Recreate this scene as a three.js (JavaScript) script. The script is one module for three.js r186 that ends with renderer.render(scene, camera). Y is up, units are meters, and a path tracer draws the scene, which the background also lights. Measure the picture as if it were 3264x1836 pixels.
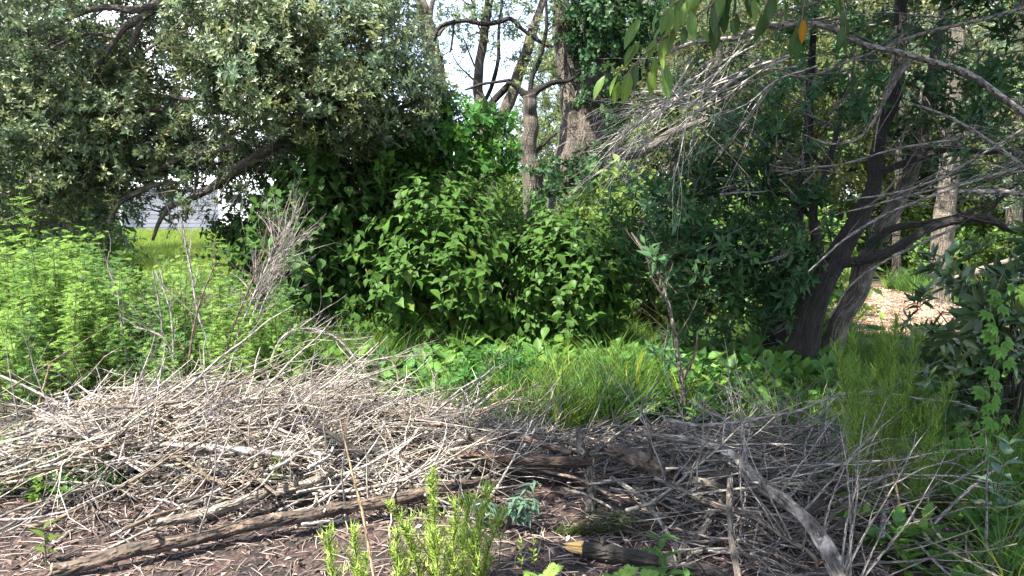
import * as THREE from 'three';

// ---------------------------------------------------------------- camera, sky, sun, exposure
const scene = new THREE.Scene();
const EYE = 1.6, PITCH = THREE.MathUtils.degToRad(6.1), FOC = 2513;         // focal length in units of a 3264 px wide picture
const camera = new THREE.PerspectiveCamera(2 * Math.atan(918 / FOC) * 180 / Math.PI, 16 / 9, 0.05, 400);
camera.position.set(0, EYE, 0);
camera.rotation.x = -PITCH;

const SUN = new THREE.Vector3(-0.36, 0.86, 0.30).normalize();
const sun = new THREE.DirectionalLight(new THREE.Color(1.0, 0.95, 0.86), 5.0);
sun.position.copy(SUN).multiplyScalar(60);
sun.castShadow = true; sun.shadow.mapSize.set(4096, 4096); sun.shadow.radius = 1;
Object.assign(sun.shadow.camera, { left: -30, right: 30, top: 30, bottom: -30, near: 1, far: 140 });
scene.add(sun, sun.target);

const renderer = new THREE.WebGLRenderer({ antialias: true });
renderer.toneMapping = THREE.LinearToneMapping;
renderer.toneMappingExposure = 5.0;
renderer.outputColorSpace = THREE.SRGBColorSpace;
renderer.shadowMap.enabled = true;

// ---------------------------------------------------------------- random, noise
function rng(seed) { let a = seed >>> 0; return () => { a = (a + 0x6d2b79f5) | 0; let t = Math.imul(a ^ (a >>> 15), 1 | a); t = (t + Math.imul(t ^ (t >>> 7), 61 | t)) ^ t; return ((t ^ (t >>> 14)) >>> 0) / 4294967296; }; }
const hash = (x, y, z) => { let h = Math.imul(x | 0, 374761393) ^ Math.imul(y | 0, 668265263) ^ Math.imul(z | 0, 1274126177); h = Math.imul(h ^ (h >>> 13), 1274126177); return ((h ^ (h >>> 16)) >>> 0) / 4294967296; };
const sm = (t) => t * t * (3 - 2 * t);
function noise3(x, y, z, wrap = 0) {
  const X = Math.floor(x), Y = Math.floor(y), Z = Math.floor(z), u = sm(x - X), v = sm(y - Y), w = sm(z - Z);
  const m = wrap ? (k) => ((k % wrap) + wrap) % wrap : (k) => k;
  const h = (i, j, k) => hash(m(X + i), m(Y + j), Z + k), L = (a, b, t) => a + (b - a) * t;
  return L(L(L(h(0, 0, 0), h(1, 0, 0), u), L(h(0, 1, 0), h(1, 1, 0), u), v), L(L(h(0, 0, 1), h(1, 0, 1), u), L(h(0, 1, 1), h(1, 1, 1), u), v), w);
}
const fbm = (x, y, z, o = 4) => { let s = 0, a = 0.5, t = 0; for (let i = 0; i < o; i++) { s += a * noise3(x, y, z + i * 17.3); t += a; x *= 2.03; y *= 2.03; z *= 2.03; a *= 0.5; } return s / t; };
const V = (x, y, z) => new THREE.Vector3(x, y, z);
const clamp = (x, a = 0, b = 1) => Math.min(b, Math.max(a, x));
const lerp = (a, b, t) => a + (b - a) * t;
const sstep = (a, b, x) => sm(clamp((x - a) / (b - a)));

// sky: bright thin cloud low down, blue in the gaps and overhead
{
  const W = 512, Hh = 256, d = new Float32Array(W * Hh * 4);
  for (let j = 0; j < Hh; j++) for (let i = 0; i < W; i++) {
    const el = ((j + 0.5) / Hh - 0.5) * Math.PI, az = ((i + 0.5) / W - 0.5) * 2 * Math.PI;
    const x = Math.cos(el) * Math.cos(az), y = Math.sin(el), z = Math.cos(el) * Math.sin(az);
    const c = sstep(0.40, 0.60, fbm(x * 2.6 + 5, y * 4.5 + 2, z * 2.6 + 9, 5)) * 0.85 + 0.15 * (1 - clamp(y * 2));
    const hz = Math.pow(1 - clamp(y), 2.2);
    const b = [lerp(0.22, 0.52, hz), lerp(0.38, 0.64, hz), lerp(0.74, 0.82, hz)], w = [0.86, 0.88, 0.92];
    const o = (j * W + i) * 4;
    for (let k = 0; k < 3; k++) d[o + k] = el < 0 ? [0.10, 0.11, 0.07][k] : lerp(b[k], w[k], c) * 0.82;
    d[o + 3] = 1;
  }
  const t = new THREE.DataTexture(d, W, Hh, THREE.RGBAFormat, THREE.FloatType);
  t.mapping = THREE.EquirectangularReflectionMapping; t.magFilter = t.minFilter = THREE.LinearFilter; t.colorSpace = THREE.LinearSRGBColorSpace; t.needsUpdate = true;
  scene.background = t; scene.environment = t;
}

// ---------------------------------------------------------------- where a point seen in the photograph stands
const sP = Math.sin(PITCH), cP = Math.cos(PITCH);
function at(px, py, d) { const cx = (px - 1632) / FOC, cy = (918 - py) / FOC, s = d / (cP + cy * sP); return V(cx * s, EYE + s * (-sP + cy * cP), -d); }
function onG(px, py, lift = 0) { const cx = (px - 1632) / FOC, cy = (918 - py) / FOC, s = (EYE - lift) / (sP - cy * cP); return V(cx * s, lift, -s * (cP + cy * sP)); }
const wid = (p, d) => p / FOC * d;

// ---------------------------------------------------------------- naming
const used = new Map();
function numbered(n) { const k = used.get(n) || 0; used.set(n, k + 1); return k ? `${n}_${String(k).padStart(3, '0')}` : n; }
function tag(o, label, category, group, kind) { if (label) o.userData.label = label; if (category) o.userData.category = category; if (group) o.userData.group = group; if (kind) o.userData.kind = kind; return o; }
function thing(name, label, category, pos = V(0, 0, 0), group) { const o = new THREE.Group(); o.name = numbered(name); o.position.copy(pos); scene.add(o); return tag(o, label, category, group); }
function part(name, geo, mat, parent, kind, world = true) {
  const m = new THREE.Mesh(geo, mat); m.castShadow = m.receiveShadow = true; m.name = parent === scene ? numbered(name) : name;
  if (world && parent !== scene) m.position.sub(parent.position);
  if (kind) m.userData.kind = kind;
  parent.add(m); return m;
}
function inst(name, geo, mat, list, parent, kind = 'stuff') {
  const m = new THREE.InstancedMesh(geo, mat, list.length); m.name = parent === scene ? numbered(name) : name; m.castShadow = m.receiveShadow = true;
  list.forEach((e, i) => { m.setMatrixAt(i, e.m); m.setColorAt(i, e.c); });
  if (parent !== scene) m.position.sub(parent.position);
  m.userData.kind = kind; parent.add(m); return m;
}
function copy(o, pos, turn, scale, label) { const r = o.clone(); r.userData = { ...o.userData }; r.name = numbered(o.name.replace(/_\d{3}$/, '')); r.position.copy(pos); r.rotation.y = turn; r.scale.setScalar(scale); if (label) r.userData.label = label; scene.add(r); return r; }

// ---------------------------------------------------------------- mesh builder
class MB {
  constructor() { this.p = []; this.u = []; this.c = []; this.i = []; this.n = null; }
  get k() { return this.p.length / 3; }
  v(x, y, z, u = 0, w = 0, c = null) { this.p.push(x, y, z); this.u.push(u, w); if (c) this.c.push(c[0], c[1], c[2]); else this.c.push(1, 1, 1); return this.k - 1; }
  // tube through pts with radii; rough = share of the radius that the surface wanders, ridge = lengthwise ridges
  tube(pts, rad, o = {}) {
    const { sides = 6, step = 0, rough = 0, ridge = 0, col = null, seed = 1, wob = 0, flat = 1 } = o;
    let P = pts, R = rad;
    if (step && pts.length > 1) {
      const curve = new THREE.CatmullRomCurve3(pts, false, 'centripetal'), len = curve.getLength(), n = Math.max(2, Math.ceil(len / step));
      P = []; R = [];
      for (let i = 0; i <= n; i++) {
        const t = i / n, q = curve.getPoint(t), f = t * (rad.length - 1), a = Math.min(rad.length - 2, Math.floor(f));
        if (wob) q.add(V(noise3(seed * 7.7, t * len * 3, 1) - 0.5, noise3(seed * 3.1, t * len * 3, 5) - 0.5, noise3(seed * 5.3, t * len * 3, 9) - 0.5).multiplyScalar(wob));
        P.push(q); R.push(lerp(rad[a], rad[a + 1], f - a));
      }
    }
    const b = this.k, N = P.length; let up = V(0.13, 0.2, 0.97), len = 0;
    for (let i = 0; i < N; i++) {
      const T = P[Math.min(N - 1, i + 1)].clone().sub(P[Math.max(0, i - 1)]).normalize();
      const A = up.clone().sub(T.clone().multiplyScalar(up.dot(T)));
      if (A.lengthSq() < 1e-4) A.set(T.y, T.z, T.x).sub(T.clone().multiplyScalar(T.dot(V(T.y, T.z, T.x))));
      A.normalize(); up = A; const B = T.clone().cross(A);
      if (i) len += P[i].distanceTo(P[i - 1]);
      for (let s = 0; s <= sides; s++) {
        const th = s / sides * 2 * Math.PI, ca = Math.cos(th), sa = Math.sin(th);
        let r = R[i];
        if (rough) r *= 1 + rough * (2 * fbm(ca * 1.7 + seed * 3.3, sa * 1.7, len * 1.2 / Math.max(0.03, R[0]) * 0.25, 3) - 1);
        if (ridge) r *= 1 + ridge * (noise3(seed + (s % sides) * 1.37, len * 2.2, seed) - 0.5) * 2;
        const q = P[i].clone().addScaledVector(A, ca * r).addScaledVector(B, sa * r * flat);
        this.v(q.x, q.y, q.z, s / sides * Math.max(1, Math.round(2 * Math.PI * R[0] / 0.12)) * 0.12, len, typeof col === 'function' ? col(i / (N - 1), q) : col);
      }
    }
    const S = sides + 1;
    for (let i = 0; i < N - 1; i++) for (let s = 0; s < sides; s++) { const a = b + i * S + s; this.i.push(a, a + 1, a + S, a + 1, a + S + 1, a + S); }
    (this.rings ||= []).push([b, N, S]);
    for (const [row, last] of [[0, false], [N - 1, true]]) {       // round the ends off
      if (R[row] < 0.004) continue;
      const c = this.v(P[row].x, P[row].y, P[row].z, 0, 0, typeof col === 'function' ? col(last ? 1 : 0, P[row]) : col);
      for (let s = 0; s < sides; s++) { const a = b + row * S + s; last ? this.i.push(a, a + 1, c) : this.i.push(a + 1, a, c); }
    }
    return this;
  }
  // leaf blade from pos along dir, its upper face towards nrm
  leaf(pos, dir, nrm, L, W, o = {}) {
    const { st = [0, 0.16, 0.42, 0.72, 1], wd = [0.03, 0.36, 0.5, 0.3, 0], fold = 0.25, curl = 0.2, col = null } = o;
    const R = dir.clone().cross(nrm).normalize(), U = R.clone().cross(dir).normalize(), b = this.k, n = st.length;
    for (let i = 0; i < n; i++) {
      const t = st[i], c = pos.clone().addScaledVector(dir, L * t * (1 - curl * 0.25 * t)).addScaledVector(U, -curl * t * t * L), w = wd[i] * W;
      const l = c.clone().addScaledVector(R, -w).addScaledVector(U, fold * w), r = c.clone().addScaledVector(R, w).addScaledVector(U, fold * w);
      this.v(l.x, l.y, l.z, t, 0.5 - wd[i], col); this.v(c.x, c.y, c.z, t, 0.5, col); this.v(r.x, r.y, r.z, t, 0.5 + wd[i], col);
    }
    for (let i = 0; i < n - 1; i++) for (let h = 0; h < 2; h++) {
      const a = b + i * 3 + h, c = a + 3;
      if (wd[i] > 0) this.i.push(a, a + 1, c); if (wd[i + 1] > 0 || h === 0 || h === 1) this.i.push(a + 1, c + 1, c);
    }
    return this;
  }
  // deeply cut leaf: narrow lobes in pairs along a rib
  cut(pos, dir, nrm, L, o = {}) {
    const { pairs = 4, col = null, wide = 0.42, curl = 0.25 } = o;
    const R = dir.clone().cross(nrm).normalize(), U = R.clone().cross(dir).normalize();
    const on = (t) => pos.clone().addScaledVector(dir, L * t).addScaledVector(U, -curl * t * t * L);
    const dia = (p, d, l, w) => { const s = d.clone().cross(U).normalize().multiplyScalar(w), m = p.clone().addScaledVector(d, l * 0.42), e = p.clone().addScaledVector(d, l); const b = this.k; for (const q of [p, m.clone().add(s), e, m.clone().sub(s)]) this.v(q.x, q.y, q.z, 0, 0, col); this.i.push(b, b + 1, b + 2, b, b + 2, b + 3); };
    dia(on(0), dir.clone().addScaledVector(U, -curl * 0.5).normalize(), L * 0.75, L * 0.045);
    for (let k = 0; k < pairs; k++) {
      const t = 0.16 + 0.62 * k / (pairs - 1), l = L * wide * (0.55 + 0.9 * Math.sin(Math.PI * (0.2 + 0.62 * k / pairs)) - 0.3);
      for (const s of [-1, 1]) dia(on(t), dir.clone().multiplyScalar(0.75).addScaledVector(R, s).addScaledVector(U, -0.15).normalize(), l, L * 0.07);
    }
    dia(on(0.68), dir.clone().addScaledVector(U, -curl).normalize(), L * 0.36, L * 0.07);
    return this;
  }
  strip(pts, w, side, col) { const b = this.k; pts.forEach((p, i) => { const k = w * (1 - i / (pts.length - 1)) + 0.0004; this.v(p.x - side.x * k, p.y - side.y * k, p.z - side.z * k, 0, i / pts.length, col); this.v(p.x + side.x * k, p.y + side.y * k, p.z + side.z * k, 1, i / pts.length, col); }); for (let i = 0; i < pts.length - 1; i++) { const a = b + 2 * i; this.i.push(a, a + 1, a + 2, a + 1, a + 3, a + 2); } return this; }
  build() {
    const g = new THREE.BufferGeometry();
    g.setAttribute('position', new THREE.Float32BufferAttribute(this.p, 3)); g.setAttribute('uv', new THREE.Float32BufferAttribute(this.u, 2)); g.setAttribute('color', new THREE.Float32BufferAttribute(this.c, 3));
    g.setIndex(this.i); g.computeVertexNormals();
    const n = g.attributes.normal;
    for (const [b, N, S] of this.rings || []) for (let i = 0; i < N; i++) {      // no seam along a tube
      const a = b + i * S, e = a + S - 1, q = V(n.getX(a) + n.getX(e), n.getY(a) + n.getY(e), n.getZ(a) + n.getZ(e)).normalize();
      n.setXYZ(a, q.x, q.y, q.z); n.setXYZ(e, q.x, q.y, q.z);
    }
    return g;
  }
}
// a twig that wanders and carries smaller twigs
function grow(mb, p, dir, len, r, depth, R, o = {}) {
  const { bend = 0.5, grav = 0, twigs = 5, sides = 4, col = null, seg = 6, ang = 0.7, shrink = 0.5 } = o;
  const pts = [p.clone()], rad = [r]; let d = dir.clone().normalize(), q = p.clone();
  for (let i = 1; i <= seg; i++) {
    d.add(V(R() - 0.5, R() - 0.5, R() - 0.5).multiplyScalar(bend / Math.sqrt(seg))).add(V(0, grav / seg, 0)).normalize();
    q = q.clone().addScaledVector(d, len / seg); pts.push(q); rad.push(r * (1 - 0.8 * i / seg));
    if (depth > 0 && i > 1) for (let k = 0; k < twigs / seg + (R() < (twigs / seg) % 1 ? 0 : -1); k++) {
      const s = V(R() - 0.5, R() - 0.5, R() - 0.5).cross(d).normalize();
      grow(mb, q.clone(), d.clone().multiplyScalar(Math.cos(ang)).addScaledVector(s, Math.sin(ang)), len * shrink * (0.5 + R() * 0.7) * (1.15 - i / seg * 0.6), rad[i] * 0.65, depth - 1, R, { ...o, seg: Math.max(3, seg - 2), twigs: Math.max(1, twigs * 0.6) });
    }
  }
  mb.tube(pts, rad, { sides: depth > 0 ? sides : 3, col });
}

// ---------------------------------------------------------------- textures
function dataTex(n, f, srgb) {
  const d = new Uint8Array(n * n * 4);
  for (let j = 0; j < n; j++) for (let i = 0; i < n; i++) { const c = f(i / n, j / n), o = (j * n + i) * 4; d[o] = c[0] * 255; d[o + 1] = c[1] * 255; d[o + 2] = c[2] * 255; d[o + 3] = 255; }
  const t = new THREE.DataTexture(d, n, n); t.wrapS = t.wrapT = THREE.RepeatWrapping; t.magFilter = THREE.LinearFilter; t.minFilter = THREE.LinearMipmapLinearFilter; t.generateMipmaps = true; if (srgb) t.colorSpace = THREE.SRGBColorSpace; t.needsUpdate = true; return t;
}
const wn = (u, v, f, z) => noise3(u * f, v * f, z, f);
const barkH = (u, v) => { const w = 0.12 * (wn(u, v, 6, 3) - 0.5); const r = Math.abs(wn(u * 1 + w, v * 0.25, 24, 1) - 0.5) * 2, q = Math.abs(wn(u + w, v * 0.5, 40, 2) - 0.5) * 2; return clamp(0.15 + 0.6 * Math.pow(r, 0.7) + 0.35 * q + 0.25 * (wn(u, v, 90, 4) - 0.5)); };
const barkMap = dataTex(512, (u, v) => { const h = barkH(u, v), k = 0.3 + 0.62 * h, l = sstep(0.62, 0.75, wn(u, v, 9, 8) * 0.7 + wn(u, v, 30, 7) * 0.3); return [k * lerp(1, 1.12, l), k * lerp(0.95, 1.13, l), k * lerp(0.88, 1.05, l)].map((x) => clamp(x)); }, true);
const barkBump = dataTex(512, (u, v) => { const h = barkH(u, v); return [h, h, h]; });
barkMap.repeat.set(2.2, 1.1); barkBump.repeat.set(2.2, 1.1);
const stickMap = dataTex(256, (u, v) => { const k = 0.62 + 0.5 * (wn(u, v * 0.5, 16, 2) - 0.5) + 0.35 * (wn(u, v, 64, 5) - 0.5), s = wn(u, v, 12, 9) > 0.72 ? 0.55 : 1; return [clamp(k * s), clamp(k * s * 0.97), clamp(k * s * 0.93)]; }, true);
stickMap.repeat.set(6, 5);
const soilMap = dataTex(1024, (u, v) => {
  let k = 0.5 + 0.5 * (wn(u, v, 10, 1) - 0.5) + 0.5 * (wn(u, v, 37, 2) - 0.5) + 0.6 * (wn(u, v, 130, 3) - 0.5) + 0.5 * (wn(u, v, 300, 4) - 0.5);
  const chip = sstep(0.66, 0.74, wn(u, v * 0.4, 170, 6)) * 0.5 + sstep(0.68, 0.76, wn(u * 0.4, v, 190, 7)) * 0.5;
  k += chip * 0.5; return [clamp(k * 1.03), clamp(k * (0.93 - 0.05 * wn(u, v, 20, 8))), clamp(k * 0.85)];
}, true);
const soilBump = dataTex(512, (u, v) => { const k = 0.5 * wn(u, v, 22, 1) + 0.3 * wn(u, v, 70, 2) + 0.3 * wn(u, v, 200, 3); return [k, k, k]; });
soilMap.repeat.set(0.7, 0.7); soilBump.repeat.set(0.7, 0.7);
const veinMap = dataTex(128, (u, v) => { const s = Math.abs(v - 0.5), mid = s < 0.018 ? 1.35 : 1, a = Math.abs((((u - s * 0.9) * 8) % 1 + 1) % 1 - 0.5), k = (a < 0.07 ? 1.12 : 1) * mid * (0.72 + 0.12 * wn(u, v, 16, 2)); return [clamp(k), clamp(k), clamp(k * 0.95)]; }, true);
veinMap.wrapS = veinMap.wrapT = THREE.ClampToEdgeWrapping;
const veinBump = dataTex(128, (u, v) => { const s = Math.abs(v - 0.5), a = Math.abs((((u - s * 0.9) * 8) % 1 + 1) % 1 - 0.5), k = 0.3 + 0.7 * sstep(0, 0.35, a) * (s < 0.02 ? 0.2 : 1); return [k, k, k]; });

// ---------------------------------------------------------------- materials
const leafMat = (r, g, b, o = {}) => new THREE.MeshPhysicalMaterial({ color: new THREE.Color().setRGB(r, g, b), vertexColors: true, roughness: 1, specularIntensity: 0, transmission: 0.45, thickness: 0, clearcoat: 0.2, clearcoatRoughness: 0.4, side: THREE.DoubleSide, ...o });
const barkMat = (r, g, b, o = {}) => new THREE.MeshStandardMaterial({ color: new THREE.Color().setRGB(r, g, b), vertexColors: true, map: barkMap, bumpMap: barkBump, bumpScale: 0.03, roughness: 0.95, ...o });
const woodMat = (r, g, b) => new THREE.MeshStandardMaterial({ color: new THREE.Color().setRGB(r, g, b), vertexColors: true, map: stickMap, roughness: 0.9 });
const M = {
  ground: new THREE.MeshStandardMaterial({ vertexColors: true, map: soilMap, bumpMap: soilBump, bumpScale: 0.03, roughness: 1 }),
  oak: leafMat(0.12, 0.17, 0.085, { clearcoat: 1, clearcoatRoughness: 0.38, transmission: 0.42 }),
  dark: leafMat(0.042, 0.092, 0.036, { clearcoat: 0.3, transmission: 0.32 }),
  vine: leafMat(0.055, 0.145, 0.03, { clearcoat: 0.3 }),
  far: leafMat(0.115, 0.155, 0.06),
  farDull: leafMat(0.115, 0.135, 0.07),
  bush: leafMat(0.10, 0.165, 0.04),
  rag: leafMat(0.165, 0.27, 0.06, { clearcoat: 0.15, transmission: 0.42 }),
  ragDark: leafMat(0.085, 0.17, 0.05, { clearcoat: 0.15 }),
  grass: leafMat(0.075, 0.15, 0.035, { clearcoat: 0.1, transmission: 0.4 }),
  lawn: leafMat(0.17, 0.24, 0.05, { clearcoat: 0 }),
  fennel: leafMat(0.25, 0.35, 0.075, { clearcoat: 0.05, transmission: 0.4 }),
  fennelDeep: leafMat(0.15, 0.24, 0.05, { clearcoat: 0.05, transmission: 0.4 }),
  sage: leafMat(0.12, 0.19, 0.13, { clearcoat: 0.1 }),
  creeper: leafMat(0.085, 0.19, 0.035),
  magnolia: leafMat(0.05, 0.085, 0.035, { clearcoat: 0.9, clearcoatRoughness: 0.35, transmission: 0.2 }),
  litter: new THREE.MeshStandardMaterial({ color: 0xffffff, vertexColors: true, roughness: 0.95, side: THREE.DoubleSide }),
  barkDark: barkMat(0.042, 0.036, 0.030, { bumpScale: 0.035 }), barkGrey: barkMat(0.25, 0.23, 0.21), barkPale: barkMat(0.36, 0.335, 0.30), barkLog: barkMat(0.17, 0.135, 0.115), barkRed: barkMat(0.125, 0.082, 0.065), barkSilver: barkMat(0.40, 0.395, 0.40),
  stickWhite: woodMat(0.80, 0.77, 0.77), stickPale: woodMat(0.68, 0.63, 0.61), stickGrey: woodMat(0.44, 0.42, 0.41), stickBrown: woodMat(0.33, 0.25, 0.19), stem: woodMat(0.20, 0.24, 0.09), gold: woodMat(0.62, 0.47, 0.28),
};
const big = [0, 1, 2, 3, 4].map((k) => leafMat(...[[0.115, 0.24, 0.052], [0.145, 0.275, 0.056], [0.09, 0.195, 0.05], [0.19, 0.29, 0.06], [0.08, 0.17, 0.046]][k], { map: veinMap, bumpMap: veinBump, bumpScale: 0.004, clearcoat: 0.3, clearcoatRoughness: 0.45 }));
const tint = (R, v = 0.25, warm = 0.12) => { const k = 1 - v + 2 * v * R(), w = (R() - 0.4) * warm; return new THREE.Color().setRGB(k * (1 + w * 1.6), k * (1 + w * 0.5), k * (1 - w)); };

// ---------------------------------------------------------------- ground
const heapL = (x, z) => { const a = (x + 1.65) / 1.4, b = (z + 4.78) / 0.74; return 0.36 * Math.exp(-Math.pow(a * a, 1.4) - Math.pow(b * b, 1.3)); };
const heapM = (x, z) => { const a = (x - 0.1) / 1.0, b = (z + 4.75) / 0.6; return 0.14 * Math.exp(-a * a - b * b); };
const heapR = (x, z) => { const a = (x - 1.45) / 0.62, b = (z + 4.0) / 0.9; return 0.27 * Math.exp(-a * a - b * b); };
const heap = (x, z) => Math.max(heapL(x, z), heapM(x, z), heapR(x, z));
const gy = (x, z) => 0.05 * (fbm(x * 0.7 + 40, z * 0.7, 3, 3) - 0.5) * sstep(1, 3, Math.hypot(x, z)) + 0.35 * heap(x, z);
const onGround = (x, z) => V(x, gy(x, z), z);
{
  const N = 300, mb = new MB(), map = (u) => 13 * u + 120 * Math.pow(Math.abs(u), 6) * Math.sign(u);
  const soil = [0.062, 0.044, 0.037], green = [0.075, 0.085, 0.035], lawn = [0.17, 0.24, 0.055], path = [0.42, 0.31, 0.22], dull = [0.10, 0.088, 0.052];
  for (let j = 0; j <= N; j++) for (let i = 0; i <= N; i++) {
    const x = map(i / N * 2 - 1), z = -6 + map(j / N * 2 - 1), n = fbm(x * 0.5, z * 0.5, 7, 4), n2 = fbm(x * 1.9, z * 1.9, 2, 3);
    let c = soil.map((s) => s * (0.75 + 0.5 * n2));
    const g = sstep(-0.3, 0.5, -z - 5.9 + (n - 0.5) * 1.4) * (0.85), r = sstep(2.0, 2.6, x + (n2 - 0.5) * 0.8);
    c = c.map((s, k) => lerp(s, green[k] * (0.7 + 0.6 * n2), Math.max(g, r * 0.75)));
    const f = sstep(9, 14, -z + (n - 0.5) * 3); c = c.map((s, k) => lerp(s, dull[k] * (0.7 + 0.6 * n), f));
    const lw = sstep(-2, -4, x + z * 0.02) * sstep(15, 19, -z) * sstep(80, 60, -z); c = c.map((s, k) => lerp(s, lawn[k] * (0.8 + 0.4 * n2), lw));
    const pa = Math.exp(-Math.pow((x - 5.6 - (z + 12.5) * -0.18) / 1.35, 4)) * sstep(8.6, 10.3, -z + (n2 - 0.5)) * sstep(16.5, 14.5, -z); c = c.map((s, k) => lerp(s, path[k] * (0.7 + 0.6 * n2), pa));
    mb.v(x, gy(x, z), z, x, z, c);
  }
  for (let j = 0; j < N; j++) for (let i = 0; i < N; i++) { const a = j * (N + 1) + i; mb.i.push(a, a + N + 1, a + 1, a + 1, a + N + 1, a + N + 2); }
  part('ground', mb.build(), M.ground, scene, 'structure');
}

// ---------------------------------------------------------------- sprigs: what crowns are made of
function sprig(seed, o) {
  const { n = 12, len = 0.3, L = 0.085, W = 0.032, droop = 0.2, spread = 0.9, fold = 0.3, curl = 0.25, side = 0, four = false } = o, R = rng(seed), mb = new MB();
  const stems = [[V(0, 0, 0), V(0, 1, 0), len, n]];
  for (let s = 0; s < side; s++) { const a = R() * 6.283; stems.push([V(0, len * (0.15 + 0.5 * R()), 0), V(Math.cos(a) * 0.9, 0.6, Math.sin(a) * 0.9).normalize(), len * (0.5 + 0.4 * R()), Math.round(n * 0.7)]); }
  for (const [p0, d0, l, k] of stems) {
    const pts = [0, 0.5, 1].map((t) => p0.clone().addScaledVector(d0, l * t).add(V(0, -droop * l * t * t, 0)).add(V(R() - 0.5, 0, R() - 0.5).multiplyScalar(0.15 * l * t)));
    mb.tube(pts, [0.005, 0.0035, 0.002], { sides: 3, col: [1.6, 1.1, 1.3] });
    for (let i = 0; i < k; i++) {
      const t = 0.15 + 0.85 * (i + R() * 0.5) / k, p = pts[0].clone().lerp(pts[1], Math.min(1, 2 * t)); if (t > 0.5) p.lerp(pts[2], 2 * t - 1);
      const a = i * 2.4 + R(), o2 = V(Math.cos(a), 0, Math.sin(a)), d = d0.clone().multiplyScalar(1.1 - spread + 0.9 * t).addScaledVector(o2, spread).add(V(0, (R() - 0.5) * 0.5 - droop, 0)).normalize();
      const nr = d0.clone().add(V(0, 0.6, 0)).add(V(R() - 0.5, R() - 0.5, R() - 0.5).multiplyScalar(1.1)).normalize(), q = 0.7 + 0.6 * R(), b = 0.7 + 0.6 * R(), y = (R() - 0.5) * 0.3;
      mb.leaf(p, d, nr, L * q, W * q, { ...(four ? {} : { st: [0, 0.45, 1], wd: [0, 0.5, 0] }), fold: fold * (0.5 + R()), curl: curl * (R() * 1.6 - 0.2), col: [b * (1 + y), b, b * (1 - y * 0.6)] });
    }
  }
  return mb.build();
}
const SP = {
  oak: sprig(11, { n: 15, len: 0.25, L: 0.060, W: 0.025, side: 1, droop: 0.15 }),
  dark: sprig(12, { n: 12, len: 0.32, L: 0.10, W: 0.034, side: 1, droop: 0.45 }),
  vine: sprig(13, { n: 8, len: 0.3, L: 0.085, W: 0.06, side: 1, droop: 0.35, four: false }),
  far: sprig(14, { n: 16, len: 0.55, L: 0.12, W: 0.05, side: 3, droop: 0.2 }),
  bush: sprig(15, { n: 10, len: 0.35, L: 0.10, W: 0.055, side: 2, droop: 0.1 }),
  magnolia: sprig(16, { n: 10, len: 0.16, L: 0.14, W: 0.045, side: 1, droop: 0.1, four: true, curl: 0.3 }),
};
const dirQ = (d, R, spin) => new THREE.Quaternion().setFromUnitVectors(V(0, 1, 0), d).multiply(new THREE.Quaternion().setFromAxisAngle(V(0, 1, 0), spin ?? R() * 6.283));
// fill ellipsoids with sprigs, mostly near their outside
function fill(list, clumps, R, o = {}) {
  const { dens = 200, up = 0.35, grav = 0, shell = 0.5, size = [0.7, 1.3], v = 0.3, warm = 0.15 } = o;
  for (const k of clumps) {
    const [a, b, c] = k.r, n = Math.round(dens * (k.k ?? 1) * Math.PI * a * b * (0.6 + 0.4 * c / Math.max(a, b))), lump = R() * 0.25 - 0.12;
    for (let i = 0; i < n; i++) {
      const u = V(R() * 2 - 1, R() * 2 - 1, R() * 2 - 1); if (u.lengthSq() > 1 || u.lengthSq() < 0.01) { i--; continue; }
      const l = u.length(), s = Math.pow(l, shell) / l, p = V(u.x * s * a, u.y * s * b, u.z * s * c);
      const e = noise3(k.c.x + p.x * 3 + 50, k.c.y + p.y * 3 + 50, k.c.z + p.z * 3 + 50); if (e < (k.gap ?? 0.36)) continue;     // uneven outline and gaps
      p.multiplyScalar(0.8 + 0.45 * e).add(k.c);
      if (p.y < 0.05) continue;
      const d = V(u.x / a, u.y / b, u.z / c).normalize().add(V(0, up - grav, 0)).add(V(R() - 0.5, R() - 0.5, R() - 0.5).multiplyScalar(1.2)).normalize();
      const q = size[0] + (size[1] - size[0]) * R(), c2 = tint(R, v, warm); c2.multiplyScalar(1 + lump + (e - 0.5) * 0.4);
      list.push({ m: new THREE.Matrix4().compose(p, dirQ(d, R), V(q, q, q)), c: c2 });
    }
  }
  return list;
}
const cl = (px, py, d, rx, ry, rd, k = 1, gap) => ({ c: at(px, py, d), r: [wid(rx, d), wid(ry, d), rd], k, gap });
// limb through points seen at [px, py, depth, width in px]
function limb(mb, pts, o = {}) { return mb.tube(pts.map((p) => at(p[0], p[1], p[2])), pts.map((p) => wid(p[3], p[2]) / 2), { sides: 9, step: 0.12, rough: 0.25, wob: 0.06, ...o }); }
// twigs that spread inside clumps
function twigsIn(mb, clumps, R, n = 4, r = 0.011) { for (const k of clumps) for (let i = 0; i < n; i++) { const s = k.c.clone().add(V((R() - 0.5) * k.r[0], (R() - 0.5) * k.r[1], (R() - 0.5) * k.r[2])), d = V(R() - 0.5, R() * 0.6 - 0.2, R() - 0.5); grow(mb, s, d, (0.5 + R() * 0.6) * Math.max(k.r[0], k.r[1]) * 1.4, r * (0.6 + R() * 0.8), 1, R, { bend: 0.9, twigs: 5, sides: 4, seg: 6 }); } }

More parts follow.
